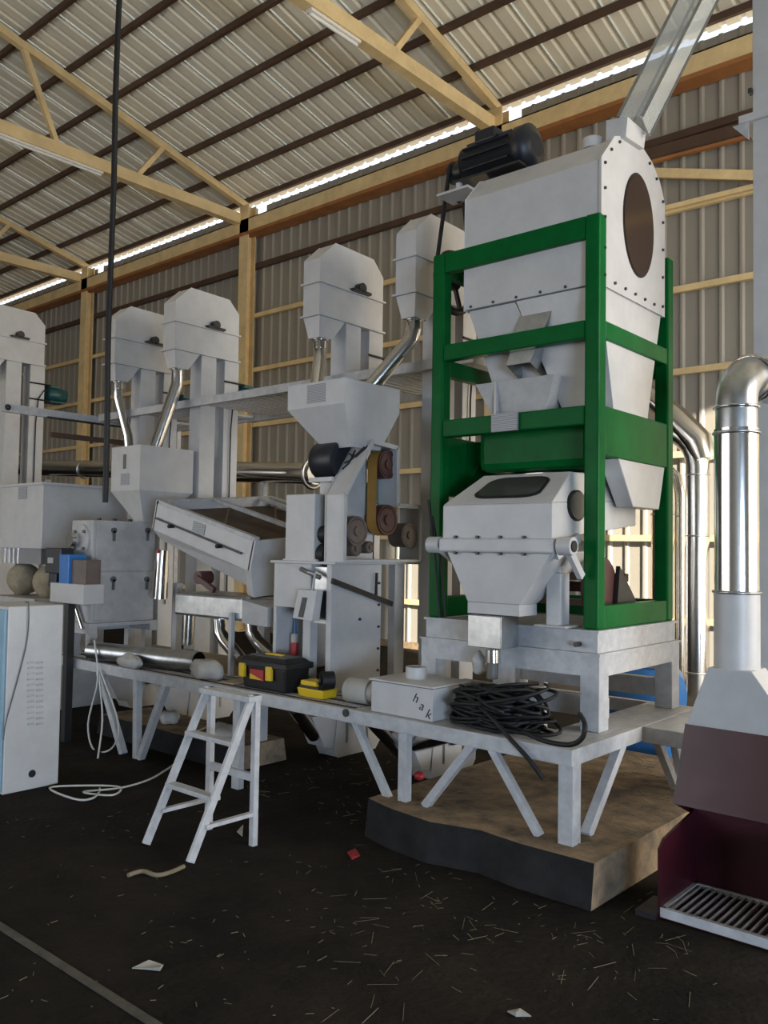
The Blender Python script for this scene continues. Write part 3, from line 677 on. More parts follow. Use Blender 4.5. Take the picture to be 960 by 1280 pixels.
pipe('riser_duct', [(C_.x,10.0,0.0),(C_.x,10.0,2.3),(C_.x-.04,10.0,2.5),(C_.x-.16,10.0,2.62)], .065, 'slim silver riser duct between two thicker riser ducts', 'duct')
pipe('cross_duct', [P(795,480,Y=9.75), P(842,520,Y=9.75), P(872,552,Y=9.75), P(880,575,Y=9.75)], [.1,.15,.17,.14], 'flared silver duct slanting down behind the dust hood pipe', 'duct')
# ------------------------------------------------------------------ dust hood with intake grate
hd_ = thing('dust_hood', 'maroon intake hood with white cone and tall silver pipe', 'dust hood', (-1.33, 3.9, 0))
HX0, HX1 = -1.575, -1.06
MB().prism([(HX0,3.69,0),(HX0,3.69,.30),(HX0,3.74,.335),(HX0,4.11,.385),(HX0,4.11,0)], (.012,0,0)).build('side_panel', 'maroon', hd_)
MB().prism([(HX1,3.69,0),(HX1,3.69,.30),(HX1,3.74,.335),(HX1,4.11,.385),(HX1,4.11,0)], (-.012,0,0)).build('side_panel', 'maroon', hd_)
MB().box((HX0,4.10,0),(HX1,4.112,.42)).build('back_panel', 'maroon', hd_)
def quadplate(a,b,c,d,th):
    a,b,c,d = map(Vector,(a,b,c,d)); n_ = (b-a).cross(d-a).normalized()*th
    return MB().hexa([a,b,c,d],[a+n_,b+n_,c+n_,d+n_])
quadplate((HX0-.02,3.93,.44),(HX1+.02,3.93,.44),(HX1-.01,4.0,.80),(HX0+.01,4.0,.80),.010).build('hood_front', 'maroon', hd_)
quadplate((HX0-.02,3.93,.44),(HX0+.01,4.0,.80),(HX0+.01,4.2,.80),(HX0-.02,4.112,.36),.010).build('hood_side', 'maroon', hd_)
quadplate((HX1+.02,3.93,.44),(HX1+.02,4.112,.36),(HX1-.01,4.2,.80),(HX1-.01,4.0,.80),.010).build('hood_side', 'maroon', hd_)
quadplate((HX0-.02,4.112,.36),(HX0+.01,4.2,.80),(HX1-.01,4.2,.80),(HX1+.02,4.112,.36),.010).build('hood_back', 'maroon', hd_)
g_ = MB().box((HX0+.012,3.69,.01),(HX1-.012,3.715,.05)).box((HX0+.012,4.075,.03),(HX1-.012,4.09,.05)).box((HX0+.012,3.70,.03),(HX0+.03,4.09,.05)).build('grate_frame', 'white_steel', hd_)
for i in range(14):
    x = HX0+.05+i*.033
    MB().box((x-.004,3.70,.034),(x+.004,4.09,.046)).build('grate_bar', 'white_steel', hd_)
MB().box((HX0+.01,3.70,.002),(HX1-.01,4.10,.012)).build('tray_bottom', 'maroon', hd_)
# rectangle-to-round cone
cx, cyy = (HX0+HX1)/2-.04, 4.06
MB().frustum(((HX0+HX1)/2,4.10),(HX1-HX0)/2-.005,.105,.795,(cx,cyy),.097,.097,1.08).build('cone', 'white_paint', hd_, .004)
MB().cyl((cx,cyy,1.075),(cx,cyy,1.43),.10,28).build('collar', 'white_paint', hd_)
MB().tube([(cx,cyy,1.42),(cx,cyy,2.18)],.098,28).build('pipe', 'stainless', hd_)
MB().ring((cx,cyy,1.425),(0,0,1),.101,.008,28,6).ring((cx,cyy,2.16),(0,0,1),.10,.008,28,6).build('seam_ring', 'galvanised', hd_)
elb = [(cx,cyy,2.14),(cx,cyy,2.30)]
for i in range(1,7):
    t = math.pi/2*i/6; elb.append((cx, cyy+.22*(1-math.cos(t)), 2.30+.16*math.sin(t)))
elb.append((cx, cyy+.5, 2.46))
MB().tube(elb,.092,24).build('flex_elbow', 'galvanised', hd_)
MB().ring((cx,cyy+.20,2.45),(0,1,.2),.108,.012,28,6).ring((cx,cyy,2.28),(0,0,1),.096,.008,28,6).build('clamp_ring', 'stainless', hd_)
MB().box((HX0-.09,3.66,.0),(HX0-.0,3.86,.025)).build('floor_flap', 'black_metal', hd_)

# ------------------------------------------------------------------ tall elevator at the right edge
er = thing('tall_elevator', 'tall pale elevator casing behind the dust hood pipe', 'elevator', (-1.4, 5.2, 0))
MB().box((-1.61,5.10,.0),(-1.20,5.36,4.15)).build('leg_casing', 'white_paint', er, .004)
MB().box((-1.61,5.10,4.16),(-1.20,5.36,6.2)).build('leg_casing', 'white_paint', er, .004)
MB().box((-1.68,5.07,4.13),(-1.17,5.39,4.175)).build('joint_flange', 'white_paint', er)
MB().prism([(-1.63,5.08,4.13),(-1.72,5.08,4.13),(-1.63,5.08,4.03)],(0,.03,0)).build('bracket', 'white_steel', er)
MB().box((-1.63,5.08,4.30),(-1.61,5.12,4.33)).build('bolt_head', 'bolt', er)

# ------------------------------------------------------------------ rubber roll huller
HYf, HXr = 4.0, -3.91
hu = thing('rice_huller', 'white rubber roll rice huller with feed hopper and exposed belt', 'huller', (-4.2, 4.3, DZ))
bz1 = 1.49
xl = P(343,700,Y=HYf).x
MB().box((xl,HYf,bz1-.30),(HXr-.19,HYf+.5,bz1)).build('cabinet', 'white_paint', hu, .004)
MB().box((xl,HYf,DZ),(xl+.03,HYf+.5,bz1-.30)).build('cabinet_side', 'white_paint', hu, .004)
MB().box((xl+.03,HYf+.28,DZ),(HXr-.19,HYf+.30,bz1-.30)).build('inner_panel', 'white_paint', hu)
MB().box((HXr-.26,HYf,DZ),(HXr-.19,HYf+.07,bz1-.30)).build('leg', 'white_paint', hu, .003)
MB().box((HXr-.045,HYf,DZ),(HXr,HYf+.045,bz1)).build('leg', 'white_paint', hu, .003)
MB().box((HXr-.19,HYf+.02,1.10),(HXr-.045,HYf+.03,bz1-.02)).build('grey_panel', 'galvanised', hu)
yb1 = P(477,780,X=HXr).y; yb2 = P(493,780,X=HXr).y; yb3 = P(505,780,X=HXr).y
sp_ = MB().box((HXr-.03,HYf+.045,DZ),(HXr-.008,yb1,bz1)).build('side_panel', 'white_paint', hu, .003)
for i in range(5):
    MB().cyl((HXr-.01,yb1-.03,DZ+.1+i*.15),(HXr+.004,yb1-.03,DZ+.1+i*.15),.009,8).build('bolt_head', 'bolt', sp_)
MB().cyl(P(449,774,X=HXr-.01), P(449,774,X=HXr-.01)+Vector((.012,0,0)),.01,8).build('bolt_head', 'bolt', sp_)
MB().box((HXr-.06,yb2,DZ),(HXr,yb3,bz1)).build('leg', 'white_paint', hu, .003)
MB().box((HXr-.40,yb2,DZ),(HXr-.34,yb3,bz1)).build('leg', 'white_paint', hu, .003)
b0, b1 = P(415,726,X=HXr+.012), P(490,755,X=HXr+.012)
MB().bar(b0,b1,.018,.035).build('slotted_bar', 'black_metal', hu)
MB().bar(P(471,716,X=HXr+.015),P(470,746,X=HXr+.015),.012,.016).build('bar_hanger', 'black_metal', hu)
MB().box((xl-.02,HYf-.02,bz1),(HXr+.05,yb3+.12,bz1+.018)).build('top_plate', 'white_paint', hu, .003)
MB().box((xl+.03,HYf+.02,.785),(HXr-.26,HYf+.28,.80)).build('inner_shelf', 'white_paint', hu)
# lever box hanging at the front
l0, l1 = P(371,772,Y=HYf-.05), P(400,738,Y=HYf-.05)
lv = MB().hexa([(l0.x,HYf-.09,l0.z),(l1.x-.03,HYf-.09,l0.z-.01),(l1.x-.03,HYf-.02,l0.z-.01),(l0.x,HYf-.02,l0.z)], [(l0.x+.04,HYf-.08,l1.z),(l1.x,HYf-.08,l1.z),(l1.x,HYf-.02,l1.z),(l0.x+.04,HYf-.02,l1.z)]).build('lever_box', 'white_paint', hu, .003)
mx0 = (l0.x+l1.x)/2
MB().hexa([(mx0-.05,HYf-.094,l0.z+.01),(mx0-.005,HYf-.094,l0.z+.01),(mx0-.005,HYf-.088,l0.z+.01),(mx0-.05,HYf-.088,l0.z+.01)], [(mx0-.02,HYf-.086,l1.z-.05),(mx0+.025,HYf-.086,l1.z-.05),(mx0+.025,HYf-.078,l1.z-.05),(mx0-.02,HYf-.078,l1.z-.05)]).build('lever_slot', 'black_metal', lv)
MB().tube([P(390,740,Y=HYf-.05),P(394,718,Y=HYf-.05),P(378,713,Y=HYf-.05)],.008,8).build('lever_rod', 'white_paint', lv)
MB().tube([P(376,711,Y=HYf-.05),P(400,722,Y=HYf-.03)],.016,10).build('lever_grip', 'grey_plastic', lv)
# gear housing on the left
g0, g1 = P(356,702,Y=HYf+.02), P(394,617,Y=HYf+.02)
gh = MB().box((g0.x,HYf+.02,bz1+.018),(g1.x,HYf+.36,g1.z)).build('gear_housing', 'white_paint', hu, .006)
MB().box((g0.x-.01,HYf+.01,bz1+.018),(g1.x+.03,HYf+.37,bz1+.03)).build('housing_foot', 'white_paint', gh)
for i, x in enumerate((g0.x+.03,g1.x-.02)): MB().cyl((x,HYf+.03,bz1+.03),(x,HYf+.03,bz1+.05),.010,8).build('bolt_head', 'bolt', gh)
MB().box((g0.x+.1,HYf+.36,bz1+.018),(g1.x+.1,HYf+.5,g1.z+.10)).build('rear_housing', 'white_paint', hu, .005)
for z in (P(400,668,Y=HYf+.1).z, P(400,693,Y=HYf+.1).z):
    MB().cyl((g1.x+.005,HYf+.10,z),(g1.x+.07,HYf+.10,z),.075 if z < 1.62 else .06,22).build('rubber_roll', 'black_rubber', hu)
# belt guard (open on the side)
GXa, GXb = P(405,690,Y=HYf).x, P(430,690,Y=HYf).x
def gy(px, py): return P(px, py, X=GXb)
prf = [gy(430,706), gy(430,618), gy(466,552), gy(497,560), gy(497,632), gy(527,634), gy(527,706)]
prf = [Vector((0, min(max(p.y, HYf), 4.785), p.z)) for p in prf]; prf[0].z = prf[-1].z = bz1+.02
gu = thing('__tmp', '', '', (0,0,0)); bpy.data.objects.remove(gu)
plates = []
for i in range(len(prf)-1):
    a, b = prf[i], prf[i+1]
    mid = (a+b)/2; dirv = (b-a).normalized(); nn_ = Vector((0, dirv.z, -dirv.y))*.012
    mb = MB().hexa([(GXa,a.y,a.z),(GXb,a.y,a.z),(GXb,b.y,b.z),(GXa,b.y,b.z)], [(GXa,a.y+nn_.y,a.z+nn_.z),(GXb,a.y+nn_.y,a.z+nn_.z),(GXb,b.y+nn_.y,b.z+nn_.z),(GXa,b.y+nn_.y,b.z+nn_.z)])
    gp = mb.build('guard_plate', 'white_paint', hu); plates.append(gp)
    d_ = dirv*.0
    MB().bar((GXb,a.y,a.z)+Vector((0,0,0)) if False else Vector((GXb,a.y,a.z)), Vector((GXb,b.y,b.z)), .03, .012, up=(1,0,0)).build('guard_lip', 'white_paint', gp)
MB().box((GXa,prf[0].y,bz1+.018),(GXb+.01,prf[-1].y,bz1+.035)).build('guard_floor', 'white_paint', hu)
# scrawled mark on the sloping guard face: black brush strokes
A_, B_ = prf[1], prf[2]; sn = Vector((0,-(B_-A_).normalized().z,(B_-A_).normalized().y))
def sc(u, v): p = A_.lerp(B_, v); return Vector((GXa.real+(GXb-GXa)*u, p.y, p.z))+sn*.004
for s_ in ([(.15,.78),(.45,.72),(.62,.80)], [(.35,.84),(.38,.60)], [(.15,.60),(.40,.66),(.75,.90)], [(.2,.48),(.38,.60)], [(.55,.70),(.9,.92)]):
    MB().tube([sc(u,v) for u, v in s_], .006, 6).build('marker_stroke', 'ink', plates[1])
# green-grey backing, pulleys and flat belt
MB().prism([(GXa+.01,p.y,p.z) for p in (prf[0], prf[1], prf[2], Vector((0,prf[2].y+.06,prf[2].z-.02)), Vector((0,prf[1].y+.14,prf[1].z+.02)), Vector((0,prf[0].y+.03,prf[0].z)))], (.006,0,0)).build('backing_plate', 'green_grey', hu)
MB().prism([(GXa+.01,p.y,p.z) for p in (Vector((0,prf[3].y-.09,prf[3].z)), prf[3], prf[4], Vector((0,prf[4].y-.09,prf[4].z+.05)))], (.006,0,0)).build('backing_plate', 'green_grey', hu)
mid = (GXa+GXb)/2
def pul(px, py, r, wd, matn, x=mid):
    c = P(px, py, X=x); o = MB().cyl((x-wd/2,c.y,c.z),(x+wd/2,c.y,c.z),r,28).cyl((x+wd/2,c.y,c.z),(x+wd/2+.012,c.y,c.z),r*.35,14).ring((x+wd/2,c.y,c.z),(1,0,0),r*.82,.006,24,6).build('pulley', matn, hu); return c
cU = pul(478,581,.10,.11,'pulley_red'); cR = pul(477,650,.105,.11,'pulley_red')
cB = pul(503,669,.085,.13,'pulley_brown', mid+.01); cL = pul(440,664,.10,.10,'pulley_brown'); pul(457,684,.042,.08,'pulley_brown'); pul(440,686,.05,.08,'pulley_brown')
# belt loop round the two red pulleys
bw = .085; loop = []
dv = (cR-cU); dv.x = 0; L_ = dv.length; dv /= L_; pv = Vector((0,-dv.z,dv.y))
r1_, r2_ = .103, .108
for i in range(13): t = math.pi*i/12; loop.append(cU + pv*r1_*math.cos(t) - dv*r1_*math.sin(t))
for i in range(13): t = math.pi*i/12; loop.append(cR - pv*r2_*math.cos(t) + dv*r2_*math.sin(t))
vs = []; n_ = len(loop)
for p in loop: vs += [Vector((mid-bw/2,p.y,p.z)), Vector((mid+bw/2,p.y,p.z))]
MB().add(vs, [(2*i,2*i+1,2*((i+1)%n_)+1,2*((i+1)%n_)) for i in range(n_)], True).build('flat_belt', 'belt_orange', hu)
# black motor in front of the guard
mc = P(414,576,Y=HYf+.16)
MB().tube([(GXa+.005,mc.y,mc.z),(GXa-.01,mc.y,mc.z),(GXa-.20,mc.y,mc.z),(GXa-.24,mc.y,mc.z)],[.12,.128,.128,.09],26).build('motor', 'motor_black', hu)
MB().box((GXa-.22,mc.y-.10,mc.z-.15),(GXa,mc.y+.1,mc.z-.12)).build('motor_foot', 'white_paint', hu)
MB().bar((GXa-.1,mc.y,bz1+.02),(GXa-.1,mc.y,mc.z-.12),.10,.12).build('motor_pedestal', 'white_paint', hu)
# feed hopper
hx0_, hx1_ = P(360,487,Y=HYf).x, P(431,472,Y=HYf).x; hy1_ = 4.56
ztop = 2.71; zr = P(433,503,Y=HYf).z; zb_ = 2.27
hr = MB()
for a, b in (((hx0_,HYf),(hx1_,HYf+.012)),((hx0_,hy1_-.012),(hx1_,hy1_)),((hx0_,HYf+.012),(hx0_+.012,hy1_-.012)),((hx1_-.012,HYf+.012),(hx1_,hy1_-.012))): hr.box((*a,zr),(*b,ztop))
hop = hr.build('hopper_rim', 'white_paint', hu)
b0x, b1x, b0y, b1y = -4.12, -3.86, 4.12, 4.40
tp = [(hx0_,HYf,zr),(hx1_,HYf,zr),(hx1_,hy1_,zr),(hx0_,hy1_,zr)]; bo = [(b0x,b0y,zb_),(b1x,b0y,zb_),(b1x,b1y,zb_),(b0x,b1y,zb_)]
MB().add(bo+tp, [(0,1,5,4),(1,2,6,5),(2,3,7,6),(3,0,4,7)]).build('hopper_cone', 'white_paint', hu)
MB().box((b0x,b0y,bz1+.018),(GXa-.002,b1y,zb_+.01)).build('feed_neck', 'white_paint', hu)
MB().box(P(384,482,Y=HYf-.004), P(407,502,Y=HYf+.004)).build('name_plate', 'plate_print', hop)

# ------------------------------------------------------------------ tray paddy separator
sp = thing('paddy_separator', 'white tilted tray separator with open brown tray and cross bars', 'separator', (-5.4, 4.3, DZ))
YS = 4.08
TL, TR = P(196,629,Y=YS), P(318,677,Y=YS); U = TR-TL
Pv = P(330,624,X=TL.x); V = Pv-TL; V *= 1.25/V.y
v2 = (P(265,624,X=TL.x).y-TL.y)/1.25; v3 = (P(330,624,X=TL.x).y-TL.y)/1.25
Dn = Vector((U.z, 0, -U.x)).normalized(); Dn = -Dn if Dn.z > 0 else Dn
def sep(u, v, h): return TL + U*u + V*v + Dn*h
wl = .018
def sbox(u0,u1,v0,v1,h0,h1): return MB().hexa([sep(u0,v0,h1),sep(u1,v0,h1),sep(u1,v1,h1),sep(u0,v1,h1)],[sep(u0,v0,h0),sep(u1,v0,h0),sep(u1,v1,h0),sep(u0,v1,h0)])
fp = sbox(0,1,0,.015,0,.22).build('front_panel', 'white_paint', sp, .003)
sbox(0,1,.985,1,0,.22).build('rear_panel', 'white_paint', sp, .003)
sbox(-.01,.015,0,1,-.005,.22).build('end_panel', 'white_paint', sp, .003)
sbox(.985,1.01,0,1,-.005,.22).build('end_panel', 'white_paint', sp, .003)
sbox(.015,.985,.03,.97,.06,.08).build('tray', 'tray_brown', sp)
for v0 in (.0,v2,min(v3,.85),.96): sbox(0,1.0,v0,v0+.035,-.03,.0).build('top_bar', 'white_steel', sp)
sbox(-.015,.02,0,1,-.025,.004).build('top_bar', 'white_steel', sp)
for v0 in (.08,.5): MB().bar(sep(.62,v0,-.0),sep(.2,v0+.36,-.0),.010,.010).build('tray_wire', 'straw', sp)
MB().hexa([sep(.05,.05,.30),sep(.98,.05,.36),sep(.98,.9,.36),sep(.05,.9,.30)],[sep(0,.0,.22),sep(1,.0,.22),sep(1,1,.22),sep(0,1,.22)]).build('under_case', 'white_paint', sp, .004)
MB().hexa([sep(.97,.05,.42),sep(1.03,.05,.42),sep(1.03,.9,.42),sep(.97,.9,.42)],[sep(.95,0,.2),sep(1.012,0,.2),sep(1.012,1,.2),sep(.95,1,.2)]).build('discharge_lip', 'white_paint', sp, .003)
MB().bar(sep(.03,-.012,.115),sep(.92,-.012,.115),.012,.014).build('latch_bar', 'black_metal', fp)
for u_ in (.22,.72): MB().cyl(sep(u_,-.04,.125),sep(u_,0,.125),.016,12).build('knob', 'black_rubber', fp)
pa_, pb_, pc2, pd_ = sep(.42,-.006,.02),sep(.54,-.006,.02),sep(.54,-.006,.10),sep(.42,-.006,.10)
MB().hexa([pa_,pb_,pc2,pd_],[p+Vector((0,.006,0)) for p in (pa_,pb_,pc2,pd_)]).build('name_plate', 'plate_print', fp)
# eccentric drive, trough and pipes
ec = P(247,722,Y=YS-.02)
MB().cyl(ec, ec+Vector((0,.12,0)), .05, 16).bar(ec, P(268,738,Y=YS-.02), .03, .04).build('eccentric', 'pulley_red', sp)
t0, t1 = P(217,768,Y=YS-.03), P(303,742,Y=YS-.03); tz0, tz1 = P(217,768,Y=YS-.03).z, P(217,740,Y=YS-.03).z
trg = MB().box((t0.x,YS-.03,tz0),(t1.x,YS+.4,tz1)).build('trough', 'galvanised', sp, .02)
t2 = P(334,780,Y=YS-.03); MB().hexa([(t1.x,YS-.03,tz0-.01),(t2.x,YS-.03,tz0-.02),(t2.x,YS+.4,tz0-.02),(t1.x,YS+.4,tz0-.01)],[(t1.x,YS-.03,tz1-.02),(t2.x,YS-.03,tz1-.06),(t2.x,YS+.4,tz1-.06),(t1.x,YS+.4,tz1-.02)]).build('trough_end', 'white_matte', trg)
for pts, r_ in (([P(236,766,Y=YS+.05),P(234,806,Y=YS+.05)],.042), ([P(274,774,Y=YS+.05),P(275,790,Y=YS+.05),P(282,802,Y=YS+.05),P(302,826,Y=YS-.02)],.05), ([P(314,776,Y=YS+.1),P(315,790,Y=YS+.1),P(322,802,Y=YS+.1),P(345,824,Y=YS+.02)],.05)):
    MB().tube(pts, r_, 18).build('discharge_pipe', 'stainless', sp)
for px, py in ((221,742),(330,764)):
    q = P(px,py,Y=YS+.30); MB().box((q.x-.03,YS+.28,DZ-.005),(q.x+.03,YS+.34,tz1+.05)).build('leg', 'white_paint', sp)
q = P(290,760,Y=YS-.05); MB().box((q.x-.015,YS-.065,DZ-.002),(q.x+.015,YS-.032,tz0+.06)).build('leg', 'white_paint', sp)
MB().box((-6.94,4.045,DZ-.012),(-3.46,4.74,DZ-.002)).build('deck_plate', 'cardboard', plat)

# ------------------------------------------------------------------ rice polisher
PX1, PX0, PY0, PY1 = -6.50, -6.84, 3.80, 4.41
pz0, pz1 = .94, 1.80
po = thing('rice_polisher', 'white rice polisher with round side port and twist latches', 'polisher', (-6.67, 4.1, DZ))
bd_ = MB().box((PX0,PY0,pz0),(PX1,PY1,pz1)).build('body', 'white_matte', po, .008)
dr = MB().box((PX1,PY0+.03,pz0+.02),(PX1+.012,PY1-.02,(pz0+pz1)/2-.005)).build('lower_door', 'white_matte', po, .003)
du = MB().box((PX1,PY0+.03,(pz0+pz1)/2+.005),(PX1+.012,PY1-.02,pz1-.02)).build('upper_door', 'white_matte', po, .003)
for par, pxs in ((du, ((142,663),(184,663))), (dr, ((141,724),(183,724)))):
    for p_ in pxs:
        c = P(*p_, X=PX1+.012)
        MB().cyl(c, c+Vector((.02,0,0)), .024, 14).box((c.x+.005,c.y-.01,c.z-.09),(c.x+.02,c.y+.01,c.z)).build('twist_latch', 'grey_plastic', par)
rc = P(101,675,Y=PY0)
pt = MB().disc_prism((rc.x+.02,PY0,rc.z),(0,-1,0),(1,0,0),.135,.135,.02,30).build('round_port', 'white_matte', po)
MB().cyl((rc.x-.03,PY0-.09,rc.z),(rc.x-.03,PY0-.02,rc.z),.06,20).build('port_pipe', 'stainless', pt)
for i in range(4):
    t = math.pi/4+i*math.pi/2; MB().box((rc.x+.02+.10*math.cos(t)-.015,PY0-.035,rc.z+.10*math.sin(t)-.012),(rc.x+.02+.10*math.cos(t)+.015,PY0-.02,rc.z+.10*math.sin(t)+.012)).build('port_lug', 'grey_plastic', pt)
for x, y in ((PX0+.04,PY0+.04),(PX1-.04,PY0+.04),(PX0+.04,PY1-.04),(PX1-.04,PY1-.04)):
    MB().box((x-.035,y-.035,DZ-.003),(x+.035,y+.035,pz0-.08)).build('leg', 'white_matte', po, .003)
MB().box((PX0-.02,PY0-.02,pz0-.09),(PX1+.03,PY0+.05,pz0)).box((PX0-.02,PY1-.05,pz0-.09),(PX1+.03,PY1+.02,pz0)).box((PX1-.04,PY0+.05,pz0-.03),(PX1+.03,PY1-.05,pz0)).box((PX0-.02,PY0+.05,pz0-.09),(PX0+.05,PY1-.05,pz0)).build('stand_frame', 'white_matte', po, .003)
for i in range(3): MB().cyl((PX1-.08,PY0+.1+i*.15,pz1),(PX1-.08,PY0+.1+i*.15,pz1+.02),.02,10).build('lift_lug', 'black_metal', po)
a_ = P(110,770,Y=PY0-.03); MB().tube([P(92,748,Y=PY0-.022),P(104,786,Y=PY0-.022)],.022,12).build('clamp_rod', 'stainless', po)
MB().tube([P(203,688,Y=4.25),P(199,748,Y=4.25)],[.055,.07],18).build('side_duct', 'stainless', po)
MB().ball(P(198,689,Y=4.1), .018, 10, 6).build('red_knob', 'red_plastic', po)

# square hopper feeding the polisher
QX1, QY0 = -6.45, 4.20
qx0 = P(140,560,Y=QY0).x; qy1 = 4.76
qz1 = 2.47; qz0 = P(177,612,Y=QY0).z
sh = thing('square_hopper', 'small white square hopper over the polisher fed by two silver pipes', 'hopper', (-6.67, 4.4, 1.8))
MB().add([(qx0,QY0,qz0),(QX1,QY0,qz0),(QX1,qy1,qz0),(qx0,qy1,qz0),(qx0,QY0,qz1),(QX1,QY0,qz1),(QX1,qy1,qz1),(qx0,qy1,qz1)],[(0,1,5,4),(1,2,6,5),(2,3,7,6),(3,0,4,7)]).build('hopper_box', 'white_paint', sh)
MB().frustum((-6.60,4.36),.06,.05,1.80,((qx0+QX1)/2,(QY0+qy1)/2),(QX1-qx0)/2,(qy1-QY0)/2,qz0).build('hopper_cone', 'white_paint', sh)
MB().box(P(151,592,Y=QY0-.004),P(162,606,Y=QY0+.004)).build('name_plate', 'plate_print', sh)
MB().box(P(154,568,Y=QY0-.004),P(158,586,Y=QY0+.004)).build('sight_slot', 'grey_plastic', sh)

# ------------------------------------------------------------------ large bin at the far left
BXr = P(54,604,Y=4.0).x
bn = thing('grain_bin', 'large white grain bin on a body beside the polisher', 'bin', (BXr-.3, 4.4, 0))
bzT, bzB = P(54,603,Y=4.0).z, P(54,686,Y=4.0).z
bx0 = P(3,603,Y=4.0).x
MB().box((bx0,4.0,bzB),(BXr,5.0,bzT)).build('bin_box', 'white_paint', bn, .006)
MB().box((bx0-.02,3.98,bzT-.02),(BXr+.02,5.02,bzT+.004)).build('bin_rim', 'white_paint', bn)
zg = P(54,706,Y=4.0).z
MB().box((bx0+.02,4.01,zg),(BXr-.03,4.02,bzB)).build('sight_glass', 'clear_plastic', bn)
MB().box((bx0+.02,4.08,zg),(BXr-.03,4.6,bzB)).build('glass_body', 'grey_plastic', bn)
for i in range(4): MB().cyl((bx0+.06+i*.09,4.03,zg),(bx0+.06+i*.09,4.03,bzB),.012,10).build('guide_rod', 'stainless', bn)
MB().box((bx0-.03,3.96,0),(BXr-.02,4.7,P(40,748,Y=4.0).z)).build('lower_body', 'white_matte', bn, .008)
MB().box(P(23,609,Y=3.995),P(34,624,Y=4.003)).build('name_plate', 'plate_print', bn)
zlb = P(40,748,Y=4.0).z
sack = MB()
sack.ball((bx0+.12,4.20,(zlb+zg)/2),1,18,10,(.19,.16,(zg-zlb)/2)).ball((BXr-.16,4.18,(zlb+zg)/2-.01),1,18,10,(.18,.15,(zg-zlb)/2))
tag(sack.build('burlap_sack', 'sacking'), 'rumpled burlap sack under the large bin', 'sack')

# small drive unit between bin and polisher
du_ = thing('drive_unit', 'small blue and black motor unit on a white box beside the polisher port', 'motor', (-6.95, 3.62, 0))
def fb(x0,y0,x1,y1,yy,dp,name,matn,par=None,bev=.006):
    a, b = P(x0,y1,Y=yy), P(x1,y0,Y=yy); return MB().box((a.x,yy,a.z),(b.x,yy+dp,b.z)).build(name, matn, par or du_, bev)
fb(62,731,104,752,3.55,.185,'support_box','white_paint')
a, b = P(66,752,Y=3.55), P(100,752,Y=3.55); MB().box((a.x+.1,3.60,0),(a.x+.16,3.66,a.z)).build('pedestal','black_metal',du_)
fb(56,685,76,716,3.58,.12,'gear_head','motor_black'); fb(59,697,66,704,3.572,.01,'white_tag','paper'); fb(60,714,70,733,3.6,.08,'gear_neck','motor_black')
fb(73,693,86,733,3.57,.16,'blue_body','blue_paint'); fb(88,700,107,733,3.60,.14,'coupling_box','pulley_brown')

# ------------------------------------------------------------------ control cabinet
cab = thing('control_cabinet', 'pale blue-white control cabinet with louvres and a round cable hole', 'cabinet', (-5.65, 2.8, 0))
CX1 = -5.40; cy0 = P(6,900,X=CX1).y; cy1 = 2.96; cz1 = 1.19
MB().box((CX1-.5,cy0,.0),(CX1,cy1,cz1)).build('case', 'white_paint', cab, .008)
MB().box((CX1-.49,cy0-.02,.02),(CX1-.01,cy0-.002,cz1-.02)).build('door', 'light_blue', cab, .004)
for i in range(12):
    for k, (xa, xb) in enumerate(((34,44),(45,55))):
        pa = P(xa, 829+i*7, X=CX1); pb = P(xb, 828.3+i*7, X=CX1)
        MB().prism([(CX1-.001,pa.y,pa.z),(CX1-.001,pa.y,pa.z+.012),(CX1+.012,pa.y,pa.z)], (0,pb.y-pa.y-.008,0)).build('louvre', 'white_steel', cab)
MB().disc_prism(P(40,967,X=CX1+.001),(1,0,0),(0,1,0),.024,.024,.004,20).build('cable_hole', 'black_rubber', cab)

# ------------------------------------------------------------------ things lying on the walkway
def lettering(txt, size, name, parent, mw, matn='ink'):
    cu = bpy.data.curves.new(name, 'FONT'); cu.body = txt; cu.size = size; cu.extrude = .0008; cu.shear = .25
    t = bpy.data.objects.new(name, cu); COL.objects.link(t)
    bpy.context.view_layer.update()
    me = bpy.data.meshes.new_from_object(t.evaluated_get(bpy.context.evaluated_depsgraph_get()))
    bpy.data.objects.remove(t); me.materials.clear(); me.materials.append(M[matn])
    o = bpy.data.objects.new(name, me); COL.objects.link(o); o.parent = parent
    o0 = Vector((0,0,0)); pp = parent
    while pp is not None: o0 += pp.location; pp = pp.parent
    m_ = mw.copy(); m_.translation = mw.translation-o0; o.matrix_local = m_; return o

tb = thing('toolbox', 'black plastic toolbox with yellow latches and red label', 'toolbox', (-4.28, 3.87, DZ))
x0, x1, y0, y1 = -4.50, -4.06, 3.745, 3.97
MB().frustum((-4.28,3.857),.20,.095,DZ,(-4.28,3.857),.22,.112,DZ+.155).build('tub', 'black_plastic', tb, .012)
lid = MB().box((x0-.02,y0-.015,DZ+.15),(x1+.02,y1+.015,DZ+.19)).frustum((-4.28,3.857),.225,.115,DZ+.19,(-4.28,3.857),.19,.09,DZ+.215).build('lid', 'black_plastic', tb, .008)
MB().box((x0+.05,y0+.04,DZ+.212),(x1-.05,y1-.04,DZ+.222)).build('lid_inset', 'grey_plastic', lid, .004)
MB().box((-4.36,3.84,DZ+.218),(-4.20,3.87,DZ+.232)).build('handle', 'yellow_plastic', lid, .004)
for x in (-4.455, -4.19):
    la = MB().box((x-.025,y0-.032,DZ+.075),(x+.025,y0-.004,DZ+.165)).build('latch', 'yellow_plastic', tb, .005)
    MB().box((x-.012,y0-.036,DZ+.09),(x+.012,y0-.03,DZ+.12)).build('latch_tab', 'yellow_plastic', la, .002)
